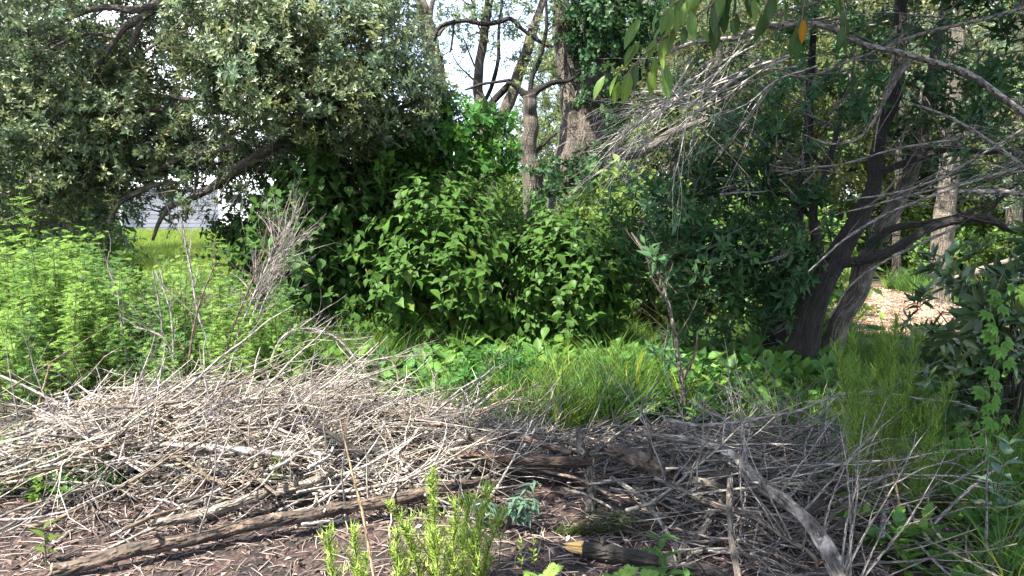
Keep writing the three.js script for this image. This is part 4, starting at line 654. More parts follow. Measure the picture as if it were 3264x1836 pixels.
// ---------------------------------------------------------------- logs and single branches: [px, py, height above the ground, width]
function log(name, label, pts, mat, o = {}) {
  const P = pts.map((p) => onG(p[0], p[1], p[2])), t = thing(name, label, o.cat || 'log', P[0].clone());
  const mb = new MB(); mb.tube(P, pts.map((p, i) => wid(p[3], -P[i].z) / 2), { sides: 14, step: 0.035, rough: 0.34, ridge: 0.09, wob: 0.035, col: (f, q) => { const n = noise3(q.x * 17, q.y * 17, q.z * 17) * 0.6 + noise3(q.x * 45, q.y * 45, q.z * 45) * 0.4, k = n > 0.6 ? 1.5 : n < 0.36 ? 0.5 : 0.95; return [k, k * 0.98, k * 0.97]; }, seed: pts[0][0], ...o.tube });
  { const Q = rng(pts[0][0] + pts[0][1]); for (let k = 0; k < (o.stubs ?? 3); k++) { const i = (Q() * (P.length - 1)) | 0, p = P[i].clone().lerp(P[i + 1], Q()), rr = wid(pts[i][3], -P[i].z) / 2, d = V(Q() - 0.5, 0.4 + 0.5 * Q(), 0.6 * Q() - 0.1).normalize(); mb.tube([p, p.clone().addScaledVector(d, rr * 1.3), p.clone().addScaledVector(d, rr * (1.6 + 1.6 * Q()))], [rr * 0.6, rr * 0.38, rr * 0.3], { sides: 7, rough: 0.3 }); } }
  part('bark', mb.build(), mat, t);
  if (o.ends) for (const e of o.ends) { const i = e ? P.length - 1 : 0, j = e ? i - 1 : 1, d = P[i].clone().sub(P[j]).normalize(), r = wid(pts[i][3], -P[i].z) / 2 * 0.9, c = new MB(); c.tube([P[i].clone().addScaledVector(d, -0.004), P[i].clone().addScaledVector(d, 0.006)], [r, r * 0.92], { sides: 12, rough: 0.2 }); part('cut_end', c.build(), M.gold, t); }
  if (o.twigs) { const R = rng(pts[0][0] + 7), tw = new MB(); for (let k = 0; k < o.twigs; k++) { const i = (R() * (P.length - 1)) | 0, p = P[i].clone().lerp(P[i + 1], R()); grow(tw, p, V(R() - 0.5 + (o.lean ?? 0), 0.5 + 0.5 * R(), R() - 0.5), 0.2 + 0.5 * R(), 0.006, 1, R, { bend: 0.8, twigs: 4 }); } part('twig', tw.build(), o.twigMat || M.stickGrey, t, 'stuff'); }
  return t;
}
log('long_log', 'long slender grey brown log along the lower left of the brush pile', [[170, 1812, 0.048, 44], [300, 1790, 0.056, 48], [430, 1755, 0.074, 46], [600, 1718, 0.082, 46], [700, 1690, 0.090, 42], [850, 1658, 0.108, 44], [960, 1645, 0.116, 42], [1080, 1612, 0.124, 40], [1200, 1592, 0.130, 42], [1330, 1570, 0.130, 40], [1430, 1545, 0.130, 36], [1540, 1530, 0.120, 30], [1600, 1526, 0.120, 18]], M.barkLog, { ends: [0], twigs: 5 });
log('split_log', 'straight reddish brown log with stripped bark lying across the middle of the pile', [[1475, 1452, 0.20, 30], [1560, 1458, 0.20, 40], [1680, 1466, 0.19, 40], [1790, 1470, 0.19, 38], [1888, 1472, 0.18, 36]], M.barkRed, { ends: [1] });
log('dark_log', 'thick dark log in the shadow under the reddish log', [[1490, 1488, 0.08, 46], [1600, 1500, 0.08, 52], [1720, 1515, 0.07, 54], [1830, 1522, 0.06, 50]], M.barkDark);
log('bark_slab', 'flat reddish slab of bark lying below the dark log', [[1700, 1540, 0.03, 26], [1790, 1556, 0.03, 30], [1868, 1574, 0.03, 26]], M.barkRed, { cat: 'bark', tube: { flat: 0.4 } });
log('broken_log', 'dark wet log with a splintered yellow end', [[1865, 1748, 0.05, 52], [1930, 1758, 0.05, 58], [2000, 1770, 0.05, 58], [2080, 1785, 0.05, 56], [2180, 1805, 0.05, 56], [2300, 1838, 0.05, 60], [2400, 1880, 0.05, 60]], M.barkDark, { tube: { rough: 0.3 } });
{
  const t = scene.children[scene.children.length - 1], R = rng(3), a = onG(1868, 1748, 0.05), e = onG(1796, 1738, 0.05), mb = new MB();
  for (let k = 0; k < 26; k++) { const o = V(R() - 0.5, R() - 0.5, R() - 0.5).multiplyScalar(0.055), l = 0.35 + 0.65 * R(); mb.tube([a.clone().add(o), a.clone().lerp(e, l * 0.6).addScaledVector(o, 0.9), a.clone().lerp(e, l).addScaledVector(o, 0.75)], [0.010, 0.008, 0.001], { sides: 5, col: [1, 0.85 + 0.2 * R(), 0.6 + 0.3 * R()] }); }
  part('splintered_end', mb.build(), new THREE.MeshStandardMaterial({ color: new THREE.Color().setRGB(0.72, 0.48, 0.24), vertexColors: true, roughness: 0.9 }), t, 'stuff');
}
log('silver_log', 'silver grey peeling log running diagonally through the right brush pile', [[1985, 1370, 0.260, 6], [2060, 1385, 0.300, 11], [2110, 1392, 0.320, 19], [2190, 1402, 0.340, 24], [2290, 1430, 0.360, 27], [2350, 1465, 0.380, 31], [2390, 1510, 0.380, 36], [2440, 1560, 0.370, 42], [2500, 1605, 0.360, 45], [2570, 1670, 0.340, 49], [2630, 1750, 0.300, 54], [2690, 1850, 0.260, 60], [2720, 1900, 0.220, 62]], M.barkSilver, { twigs: 16, tube: { rough: 0.3, ridge: 0.09 } });
log('mossy_log', 'short dark brown log sloping down between the reddish and silver logs', [[1938, 1424, 0.270, 34], [1990, 1440, 0.260, 50], [2050, 1470, 0.240, 54], [2110, 1500, 0.210, 46], [2160, 1520, 0.190, 36]], M.barkLog);
log('sawn_branch', 'light brown branch piece with dark broken end, left of the silver log', [[2180, 1507, 0.260, 30], [2250, 1510, 0.260, 32], [2330, 1513, 0.260, 30]], M.barkGrey, { ends: [1] });
log('lichen_branch', 'short pale branch piece with dark cracks below the light brown one', [[2200, 1545, 0.240, 28], [2260, 1555, 0.240, 32], [2312, 1565, 0.240, 28]], M.barkPale);
log('stub_post', 'upright grey broken branch standing in front of the reddish log', [[1876, 1628, 0.02, 30], [1878, 1560, 0.09, 30], [1874, 1490, 0.16, 28]], M.barkGrey, { cat: 'branch' });
log('stub_branch', 'short grey branch stub with a sawn end above the reddish log', [[1862, 1452, 0.2, 30], [1852, 1410, 0.24, 26], [1848, 1376, 0.28, 22]], M.barkGrey, { cat: 'branch', ends: [0] });
log('crossing_stick', 'long lichen-spotted stick standing across the right brush pile', [[2336, 1535, 0.370, 18], [2333, 1600, 0.350, 20], [2340, 1690, 0.310, 21], [2350, 1770, 0.270, 22], [2364, 1850, 0.230, 24], [2370, 1900, 0.200, 24]], M.barkGrey, { cat: 'branch', tube: { sides: 8 } });
log('far_log', 'weathered log with a stripped orange tip at the rear of the pile', [[1020, 1322, 0.31, 20], [1120, 1325, 0.31, 30], [1250, 1336, 0.30, 30], [1360, 1350, 0.29, 28], [1455, 1358, 0.28, 20]], M.barkLog, { ends: [1], tube: { sides: 8 } });
log('rear_log', 'dark forked log behind the reddish log', [[1480, 1398, 0.22, 20], [1560, 1402, 0.22, 26], [1650, 1398, 0.22, 24], [1730, 1420, 0.22, 20], [1830, 1448, 0.22, 18]], M.barkLog, { twigs: 8, tube: { sides: 8 } });
log('left_log', 'grey log under the pale sticks, parallel to the long front log', [[480, 1660, 0.110, 24], [600, 1640, 0.120, 34], [720, 1610, 0.130, 34], [860, 1560, 0.150, 36], [960, 1540, 0.170, 30], [1060, 1500, 0.200, 24]], M.barkPale, { tube: { sides: 9 } });
log('middle_bough', 'long grey bough lying across the sunlit left pile', [[300, 1440, 0.22, 10], [520, 1420, 0.28, 20], [760, 1436, 0.29, 26], [930, 1440, 0.28, 22], [1060, 1450, 0.26, 14]], M.stickPale, { cat: 'branch', twigs: 12, twigMat: M.stickPale, tube: { sides: 8 } });
log('dark_bough', 'dark crooked bough crossing the rear of the left pile', [[900, 1250, 0.38, 14], [960, 1300, 0.36, 24], [1020, 1370, 0.34, 26], [1090, 1420, 0.31, 30], [1150, 1455, 0.28, 24]], M.barkDark, { cat: 'branch', twigs: 6, tube: { sides: 8 } });
log('arched_bough', 'pale whippy bough arching over the far left of the pile', [[-40, 1390, 0.28, 5], [150, 1345, 0.31, 8], [330, 1318, 0.35, 10], [560, 1330, 0.36, 12], [800, 1350, 0.33, 12], [980, 1400, 0.28, 8]], M.stickPale, { cat: 'branch', twigs: 10, twigMat: M.stickPale, tube: { sides: 6 } });
log('prong_branch', 'dark forked branch pointing right beside the silver log', [[2560, 1640, 0.230, 22], [2620, 1590, 0.270, 20], [2680, 1560, 0.310, 16], [2720, 1558, 0.330, 9]], M.barkDark, { cat: 'branch', tube: { sides: 7 } });
log('slope_branch', 'lichen-pale branch sloping down left of the silver log', [[2100, 1530, 0.210, 14], [2250, 1590, 0.250, 20], [2400, 1640, 0.260, 20], [2520, 1720, 0.230, 18], [2600, 1800, 0.190, 14]], M.barkGrey, { cat: 'branch', twigs: 10, tube: { sides: 7 } });
log('bent_branch', 'dark bent branch lying behind the splintered log', [[2130, 1632, 0.06, 18], [2200, 1650, 0.08, 20], [2260, 1680, 0.08, 18], [2340, 1700, 0.06, 12]], M.barkDark, { cat: 'branch', tube: { sides: 7 } });
log('grey_root_branch', 'grey branch leaning from the splintered log towards the crossing stick', [[2190, 1800, 0.05, 26], [2210, 1730, 0.08, 28], [2250, 1680, 0.12, 24], [2290, 1600, 0.15, 16]], M.barkGrey, { cat: 'branch', tube: { sides: 8 } });
log('thin_rod', 'long straight thin branch slanting across the middle logs', [[1700, 1490, 0.12, 9], [1850, 1530, 0.12, 12], [1960, 1585, 0.1, 12], [2045, 1605, 0.06, 10]], M.stickBrown, { cat: 'branch', tube: { sides: 6 } });
log('slant_branch', 'grey mossy branch slanting out of the grass onto the pile', [[1478, 1325, 0.3, 10], [1560, 1350, 0.28, 14], [1680, 1385, 0.24, 15], [1800, 1415, 0.2, 14], [1880, 1440, 0.17, 10]], M.barkGrey, { cat: 'branch', tube: { sides: 6 } });

// ---------------------------------------------------------------- dead stems that stand or fan out
function deadStem(label, pts, mat, o = {}) {
  const t = thing(o.name || 'dead_weed', label, o.cat || 'dead stem', at(...pts[0].slice(0, 3))), mb = new MB(), R = rng(pts[0][0] * 3 + pts[0][1]);
  limb(mb, pts, { sides: 6, step: 0.06, rough: 0.15, wob: 0.02, seed: pts[0][0] }); part('stem', mb.build(), mat, t);
  if (o.twigs) {
    const tw = new MB(), P = pts.map((p) => at(p[0], p[1], p[2]));
    for (let k = 0; k < o.twigs; k++) { const f = (o.from ?? 0.3) + (1 - (o.from ?? 0.3)) * R(), g = f * (P.length - 1), i = Math.min(P.length - 2, g | 0), p = P[i].clone().lerp(P[i + 1], g - i), ax = P[i + 1].clone().sub(P[i]).normalize(), d = ax.clone().multiplyScalar(o.along ?? 1).add(V(R() - 0.5, R() - 0.5, R() - 0.5).multiplyScalar(o.wide ?? 1.3)).add(V(0, o.up ?? 0, 0)); grow(tw, p, d, (o.len ?? 0.3) * (0.5 + R()), o.r ?? 0.003, o.depth ?? 1, R, { bend: o.bend ?? 0.8, twigs: o.sub ?? 4, grav: o.grav ?? 0 }); }
    part('twig', tw.build(), o.twigMat || mat, t, 'stuff');
  }
  return t;
}
deadStem('grey dead stem with a two-pronged top at the left of the standing stems', [[445, 1330, 6.0, 9], [415, 1190, 6.0, 9], [398, 1090, 6.0, 8], [384, 980, 6.0, 8], [378, 930, 6.0, 7], [346, 850, 6.0, 5], [352, 800, 6, 3]], M.stickGrey, { twigs: 8, len: 0.25 });
deadStem('straight thin dead stem second from the left', [[522, 1340, 5.9, 8], [518, 1100, 5.9, 8], [502, 960, 5.9, 6], [484, 860, 5.9, 4]], M.stickGrey, { twigs: 6, len: 0.3 });
deadStem('pale dead stem curving left at its top above the ragweed', [[545, 1340, 5.8, 9], [556, 1200, 5.8, 9], [546, 1000, 5.8, 7], [530, 950, 5.8, 6], [492, 860, 5.8, 4]], M.stickPale, { twigs: 7, len: 0.3 });
deadStem('whitish dead stem reaching up to the lawn gap', [[690, 1300, 6.1, 8], [668, 1120, 6.1, 9], [632, 1000, 6.1, 8], [606, 860, 6.1, 7], [588, 780, 6.1, 6], [574, 690, 6.1, 4]], M.stickPale, { twigs: 12, len: 0.35 });
deadStem('thin dead stem leaning right in the middle of the standing stems', [[575, 1340, 5.8, 8], [600, 1150, 5.8, 7], [640, 960, 5.8, 6], [690, 830, 5.8, 4]], M.stickBrown, { twigs: 10, len: 0.3 });
deadStem('brown dead stem with knots at its foot', [[700, 1330, 5.9, 12], [702, 1210, 5.9, 12], [735, 1060, 5.9, 8], [790, 920, 5.9, 6], [846, 800, 5.9, 4]], M.stickBrown, { twigs: 8, len: 0.3 });
deadStem('dead stem leaning left from the foot of the pile', [[640, 1350, 5.7, 8], [570, 1200, 5.7, 7], [520, 1080, 5.7, 6], [430, 1040, 5.7, 4]], M.stickGrey, { twigs: 6, len: 0.3 });
for (const [k, a, label] of [[0, 0, 'pale stalk at the left of the dry twig fan'], [1, 22, 'pale stalk in the middle of the dry twig fan'], [2, 46, 'pale stalk at the right of the dry twig fan']])
  deadStem(label, [[715 + a * 0.4, 1290, 6.0 + k * 0.1, 9], [755 + a, 1090, 6.0 + k * 0.1, 9], [800 + a, 960, 6.0 + k * 0.1, 8], [845 + a, 860, 6.0 + k * 0.1, 6], [885 + a, 760, 6.0 + k * 0.1, 4]], M.stickPale, { twigs: 34, len: 0.36, from: 0.4, sub: 5, wide: 1.6, r: 0.0042 });
deadStem('dead branch arching right at mid height over the thicket foot', [[850, 1190, 5.9, 8], [900, 1080, 6, 8], [960, 1050, 6.1, 9], [1060, 1075, 6.2, 9], [1130, 1140, 6.2, 8], [1180, 1230, 6.2, 6]], M.stickPale, { twigs: 30, len: 0.36, from: 0.1, r: 0.004, cat: 'dead branch', name: 'dead_branch', up: 0.2 });
deadStem('dead branch fanning up right beside the thicket foot', [[1010, 1330, 6.0, 8], [1080, 1230, 6.1, 8], [1180, 1150, 6.2, 7], [1310, 1130, 6.3, 4]], M.stickPale, { twigs: 12, len: 0.3, cat: 'dead branch', name: 'dead_branch' });
deadStem('pale dead branch reaching left low over the ragweed edge', [[880, 1250, 6.0, 9], [700, 1230, 6, 9], [520, 1210, 6.0, 8], [400, 1180, 6.0, 5], [300, 1190, 6, 3]], M.stickPale, { twigs: 20, len: 0.35, cat: 'dead branch', name: 'dead_branch', up: 0.1 });
deadStem('long thin whip slanting down from the left edge over the pile', [[-40, 1180, 5.2, 8], [110, 1240, 5.2, 9], [230, 1310, 5.2, 8], [330, 1380, 5.2, 6]], M.stickPale, { cat: 'dead branch', name: 'dead_branch' });
deadStem('short pale cut stalk standing at the left edge of the pile', [[105, 1370, 5.4, 9], [130, 1270, 5.4, 8], [158, 1165, 5.4, 7]], M.gold, {});
deadStem('tall golden dry stalk rising in front of the brush pile', [[1215, 1910, 2.95, 12], [1185, 1790, 2.98, 12], [1160, 1650, 3.02, 11], [1130, 1530, 3.05, 9], [1105, 1420, 3.08, 6], [1085, 1330, 3.1, 3]], M.gold, { twigs: 6, len: 0.1, from: 0.75, depth: 0, r: 0.0015 });
deadStem('dry brown twig leaning in the grass behind the reddish log', [[1655, 1370, 5.4, 6], [1650, 1290, 5.5, 10], [1610, 1240, 5.5, 8], [1570, 1240, 5.5, 4]], M.gold, { cat: 'dead branch', name: 'dead_branch' });
// grey fan of dead twigs beside the silver log
for (const [pts, label] of [
  [[[2700, 1836, 3.5, 14], [2560, 1620, 3.9, 12], [2440, 1480, 4.4, 9], [2330, 1360, 4.8, 5]], 'grey dead bough fanning up left behind the silver log'],
  [[[2760, 1830, 3.5, 12], [2640, 1600, 4, 11], [2540, 1450, 4.4, 8], [2450, 1330, 4.7, 4]], 'second grey dead bough fanning up left, nearer the right grass'],
  [[[2780, 1850, 3.5, 12], [2720, 1700, 3.8, 10], [2690, 1560, 4.1, 8], [2640, 1420, 4.4, 4]], 'grey dead bough standing almost upright at the pile right end'],
  [[[2500, 1836, 3.4, 12], [2380, 1690, 3.8, 10], [2260, 1610, 4.2, 7], [2120, 1560, 4.5, 4]], 'grey dead bough lying low between the splintered and silver logs']])
  deadStem(label, pts, M.stickGrey, { twigs: 40, len: 0.42, from: 0.1, wide: 1.4, up: 0.25, cat: 'dead branch', name: 'dead_branch', sub: 4, r: 0.0035 });
// dead boughs that droop in from the upper right
deadStem('long lichen-grey dead bough drooping in from the upper right', [[3310, 390, 5.0, 20], [3180, 300, 5.0, 20], [3077, 228, 5, 20], [2890, 172, 5, 19], [2760, 146, 5, 18], [2633, 84, 5.0, 19], [2540, 78, 5, 20], [2420, 84, 5, 20], [2340, 122, 4.9, 18], [2200, 142, 4.9, 12], [2080, 200, 4.8, 8]], M.stickGrey, { name: 'dead_bough', cat: 'dead branch', twigs: 16, len: 0.5, from: 0.3, grav: -0.3, sub: 5 });
{
  const R = rng(515), A = [[2420, 110], [2300, 150], [2500, 150], [2560, 200], [2230, 170], [2400, 190], [2340, 240]];
  for (let k = 0; k < 13; k++) {
    const [ax, ay] = A[k % 7], ex = 1870 + 420 * R(), ey = 260 + 320 * R(), d = 4.7 + 0.5 * R(), mx = lerp(ax, ex, 0.5), my = lerp(ay, ey, 0.5) + 25 + 35 * R();
    deadStem('arching silver-grey twig of the dead spray in front of the vine-clad trunk', [[ax + 90 * R() - 30, ay + 30 * R(), d, 7], [lerp(ax, mx, 0.5), lerp(ay, my, 0.5) + 40 * R() - 20, d, 6], [mx, my, d, 5], [lerp(mx, ex, 0.6), lerp(my, ey, 0.6) + 25 * R(), d, 4], [ex, ey, d, 2]], M.stickWhite, { name: 'dead_twig', cat: 'dead branch', twigs: 6, len: 0.5, from: 0.12, wide: 1.25, grav: -0.4, sub: 4, depth: 2, r: 0.0027, bend: 0.8 }).userData.group = 'twigs of the dead grey spray';
  }
}
for (const [pts, tw, label] of [
  [[[2580, 860, 5.2, 5], [2700, 760, 5.2, 8], [2830, 680, 5.2, 9], [3000, 610, 5.1, 10], [3290, 520, 5, 12]], 8, 'long thin pale branch rising right across the leaning trunk'],
  [[[2560, 430, 5.4, 4], [2640, 458, 5.4, 8], [2740, 440, 5.4, 9], [2810, 340, 5.4, 10], [2860, 250, 5.3, 12], [2920, 180, 5.2, 14]], 8, 'drooping pale dead branch with a hooked tip before the dark leaves'],
  [[[2790, 480, 5.4, 4], [2802, 380, 5.4, 6], [2830, 280, 5.4, 8], [2890, 190, 5.3, 9]], 5, 'short pale dead twig hanging straight before the dark trunk'],
  [[[2700, 640, 5.3, 5], [2850, 610, 5.2, 8], [3010, 560, 5.2, 9], [3150, 480, 5.1, 10], [3300, 390, 5, 12]], 10, 'thin grey branch rising to the right edge above the big limb'],
  [[[2660, 690, 5.3, 4], [2820, 640, 5.2, 7], [3000, 600, 5.2, 8], [3300, 540, 5, 10]], 12, 'lower thin grey branch level across the right side'],
  [[[3050, 605, 5.0, 14], [3160, 612, 5, 18], [3300, 622, 4.9, 20]], 3, 'stout pale branch end entering at the right edge'],
  [[[2380, 180, 5.6, 4], [2560, 240, 5.5, 7], [2720, 190, 5.5, 8], [2900, 120, 5.4, 10], [3100, 70, 5.3, 12], [3300, 10, 5.2, 14]], 14, 'long thin branch along the top right under the canopy'],
  [[[2420, 60, 6, 6], [2520, 30, 6, 8], [2640, -10, 6, 10], [2760, -60, 6, 12]], 8, 'grey branch at the top edge right of the hanging leaves'],
  [[[2900, 330, 5.8, 5], [3020, 370, 5.7, 9], [3150, 450, 5.6, 12], [3300, 560, 5.5, 14]], 10, 'grey branch sloping down to the right edge'],
  [[[2480, 560, 5.8, 3], [2560, 540, 5.7, 5], [2700, 520, 5.7, 7], [2860, 470, 5.6, 8], [3050, 440, 5.5, 9]], 10, 'thin dark branch threading the dark foliage'],
  [[[2640, 1010, 6.2, 4], [2720, 900, 6.2, 6], [2880, 800, 6.1, 8], [3060, 720, 6, 9]], 4, 'thin branch crossing below the big right limb'],
]) deadStem(label, pts, M.stickGrey, { name: 'dead_branch', cat: 'dead branch', twigs: tw, len: 0.45, from: 0.05, wide: 0.9, sub: 4, r: 0.003, grav: -0.1 });
// bare rods in the right-hand grass
for (const [pts, label] of [
  [[[2860, 1836, 3.4, 12], [3000, 1640, 3.5, 11], [3120, 1540, 3.6, 10], [3240, 1460, 3.7, 7]], 'dark thin rod slanting up right out of the right grass'],
  [[[2800, 1700, 3.8, 9], [2900, 1610, 3.8, 10], [3060, 1530, 3.9, 8], [3180, 1440, 4, 5]], 'paler rod slanting up right behind the dark one'],
  [[[2960, 1810, 3.3, 8], [3080, 1780, 3.3, 9], [3200, 1720, 3.3, 8], [3300, 1690, 3.3, 7]], 'grey rod lying low at the lower right edge'],
  [[[2900, 1800, 3.4, 10], [2870, 1650, 3.5, 11], [2850, 1540, 3.6, 10], [2828, 1470, 3.6, 8]], 'golden broken stalk in front of the tall dog fennel']])
  deadStem(label, pts, label.startsWith('golden') ? M.gold : M.stickGrey, { twigs: 3, len: 0.15, name: 'dead_rod', cat: 'dead branch' });

// ---------------------------------------------------------------- feathery dog fennel
function fennel(name, label, base, plumes, mat, seed, o = {}) {      // plumes: [[dx, dz, height, lean x]]
  const t = thing(name, label, 'dog fennel', base), R = rng(seed), { L = 0.055, w = 0.0026, step = 0.010, per = 5, br = 1 } = o;
  for (const [dx, dz, h, ln] of plumes) {
    const st = new MB(), lf = new MB(), on = (s) => V(dx + ln * s * s, h * s, dz);
    st.tube([on(0), on(0.4), on(0.75), on(1)], [0.004, 0.0035, 0.0025, 0.001], { sides: 5, step: 0.06 });
    const thread = (p, ax, l) => { const a = R() * 6.283, d = V(Math.cos(a), 0.2 + 0.9 * R(), Math.sin(a)).addScaledVector(ax, 0.3).normalize(), b = 0.6 + 0.8 * R(), e = p.clone().addScaledVector(d, l); lf.strip([p, p.clone().lerp(e, 0.5).add(V(0, -0.004, 0)), e.add(V(0, 0.12 * l, 0))], w, V(-Math.sin(a), 0.3, Math.cos(a)), [b, b, b * 0.9]); };
    for (let y = h * 0.05; y < h; y += step) {
      const s = y / h, p = on(s), k = 1 - 0.75 * s * s; for (let i = 0; i < per; i++) thread(p, V(0, 1, 0), L * (0.6 + 0.6 * R()) * (0.5 + 0.5 * k));
      if (br && R() < 0.5 && s < 0.92) { const a = R() * 6.283, l = 0.26 * h * (1.1 - s) * (0.4 + 0.9 * R()) + 0.025, w2 = 0.3 + 0.45 * R(), e = p.clone().add(V(Math.cos(a) * l * w2, l, Math.sin(a) * l * w2)), ax = e.clone().sub(p).normalize(); st.tube([p, e], [0.0016, 0.0008], { sides: 3 }); for (let q = 0.1; q <= 1; q += 0.09 * 0.16 / Math.max(0.05, l)) for (let i = 0; i < 3; i++) thread(p.clone().lerp(e, q), ax, L * 0.7 * (0.5 + 0.6 * R())); }
    }
    part('stem', st.build(), M.stem, t, null, false); part('foliage', lf.build(), mat, t, 'stuff', false);
  }
  return t;
}
const fb = (px, d) => { const p = at(px, 1836, d); return onGround(p.x, -d); };
fennel('dog_fennel', 'largest feathery bright green dog fennel in front of the pile', fb(1430, 3.1), [[-0.06, -0.02, 0.52, 0.0], [0.10, 0.02, 0.46, 0.08], [-0.11, 0.03, 0.40, -0.14], [0.02, 0.05, 0.42, 0.02], [0.14, -0.04, 0.34, 0.10], [0.05, -0.06, 0.38, 0.04], [-0.03, 0.08, 0.3, -0.03]], M.fennel, 21, {});
fennel('dog_fennel', 'small feathery plume left of the golden stalk, the leftmost', fb(1062, 3.05), [[0, 0, 0.27, -0.02]], M.fennel, 22);
fennel('dog_fennel', 'small feathery plume directly left of the golden stalk', fb(1140, 3.1), [[0, 0, 0.28, -0.02], [0.02, 0.02, 0.15, 0.03]], M.fennel, 23);
fennel('dog_fennel', 'small bushy fennel between the golden stalk and the largest fennel', fb(1268, 3.1), [[0, 0, 0.27, 0], [0.03, 0.0, 0.2, 0.05]], M.fennel, 24);
fennel('tall_dog_fennel', 'tall feathery deep green dog fennel right of the brush pile', onGround(at(2835, 900, 3.75).x, -3.75), [[0, 0, 1.0, 0.05], [-0.12, 0.06, 0.84, -0.15], [0.10, -0.05, 0.94, 0.08], [-0.05, -0.1, 0.9, -0.08], [0.14, 0.08, 0.7, 0.15]], M.fennelDeep, 25, { L: 0.09, step: 0.013, per: 6, w: 0.0018 });
fennel('tall_dog_fennel', 'tall hazy dog fennel behind the first, nearer the dirt path', onGround(at(2800, 900, 5.2).x, -5.2), [[0, 0, 0.8, 0.05], [-0.18, 0.06, 0.7, -0.12], [0.25, -0.05, 0.62, 0.2]], M.fennelDeep, 26, { L: 0.10, step: 0.016, per: 5, w: 0.0018 });

// ---------------------------------------------------------------- single plants close by
const leafOn = (t, geo, mat, p, d, n, L, W = 1, label) => { const m = new THREE.Mesh(geo, mat); m.name = 'leaf'; m.castShadow = m.receiveShadow = true; leafM(p, d.clone().normalize(), n, L, W).decompose(m.position, m.quaternion, m.scale); if (label) m.userData.label = label; t.add(m); return m; };
function seedling(name, label, base, h, pairs, L, W, mat, seed, lean = V(0, 0, 0)) {
  const t = thing(name, label, 'seedling', base), R = rng(seed), st = new MB(), on = (s) => V(0, h * s, 0).addScaledVector(lean, s * s);
  st.tube([on(0), on(0.5), on(1)], [0.004, 0.003, 0.002], { sides: 5, step: 0.05 }); part('stem', st.build(), M.stem, t, null, false);
  for (let i = 0; i < pairs; i++) for (const g of [0, 1]) { const s = 0.35 + 0.65 * i / (pairs - 1), a = i * 1.6 + g * Math.PI + R() * 0.5, d = V(Math.cos(a), 0.35 + 0.5 * s - 0.3 * R(), Math.sin(a)); leafOn(t, bigLeaf[(R() * 3) | 0], mat, on(s), d, V(-Math.cos(a) * 0.5, 1, -Math.sin(a) * 0.5), L * (1.15 - 0.4 * s) * (0.8 + 0.4 * R()), W); }
  return t;
}
const seedMat = leafMat(0.10, 0.22, 0.06, { map: veinMap, clearcoat: 0.2 });
seedling('leafy_seedling', 'upright seedling with lance leaves in front of the splintered log', fb(2120, 3.05), 0.24, 5, 0.11, 0.6, seedMat, 1, V(-0.03, 0, 0));
seedling('leafy_seedling', 'small seedling at the bottom edge right of the lance-leaved one', fb(2190, 2.95), 0.13, 4, 0.09, 0.6, seedMat, 2);
seedling('leafy_seedling', 'lone bright seedling at the lower left corner', fb(150, 3.35), 0.17, 4, 0.10, 0.55, big[3], 3);
seedling('leafy_seedling', 'pale seedling at the bottom edge under the tall dog fennel', fb(2850, 3.25), 0.17, 5, 0.10, 0.6, seedMat, 4);
seedling('leafy_seedling', 'small creeping sprig on the pale log of the left pile', onG(885, 1560, 0.12), 0.16, 5, 0.05, 1, big[3], 5);
for (const [px, d, h, label] of [[1740, 2.98, 0.12, 'fern-like ragweed at the bottom edge right of the largest fennel'], [2060, 2.98, 0.10, 'fern-like ragweed sprig at the foot of the lance-leaved seedling'], [1985, 3.02, 0.09, 'smallest fern-like ragweed sprig before the splintered log']]) {
  const t = thing('fern_weed', label, 'weed', fb(px, d)), R = rng(px), lf = new MB(), st = new MB(); st.tube([V(0, 0, 0), V(0, h, 0)], [0.003, 0.002], { sides: 4 }); part('stem', st.build(), M.stem, t, null, false);
  for (let i = 0; i < 12; i++) { const a = i * 2.2, s = 0.3 + 0.7 * i / 12, mb = new MB(); mb.cut(V(0, h * s, 0), V(Math.cos(a), 0.55, Math.sin(a)).normalize(), V(0, 1, 0), 0.085 * (0.8 + 0.4 * R()), { pairs: 7, wide: 0.42 }); part('leaf', mb.build(), M.rag, t, null, false); }
}
{
  const p = onG(1615, 1690), t = thing('sage_weed', 'drooping blue green weed right of the largest fennel', 'weed', p), R = rng(19), st = new MB(); 
  for (let i = 0; i < 9; i++) { const a = R() * 6.283, e = V(Math.cos(a) * 0.16, 0.10 + 0.14 * R(), Math.sin(a) * 0.13); st.tube([V(0, 0, 0), e.clone().multiplyScalar(0.5).add(V(0, 0.06, 0)), e], [0.004, 0.003, 0.0015], { sides: 4, step: 0.04 }); for (let k = 0; k < 12; k++) { const s = 0.3 + 0.7 * k / 12, b = k * 2.4 + R(), d = V(Math.cos(b), -0.5 + 0.5 * R(), Math.sin(b)); leafOn(t, bigLeaf[k % 3], M.sage, e.clone().multiplyScalar(s).add(V(0, 0.05 * Math.sin(s * 3), 0)), d, V(0, 1, 0.2), 0.075 * (0.7 + 0.5 * R()), 0.4); } }
  part('stem', st.build(), M.stem, t, 'stuff', false);
}
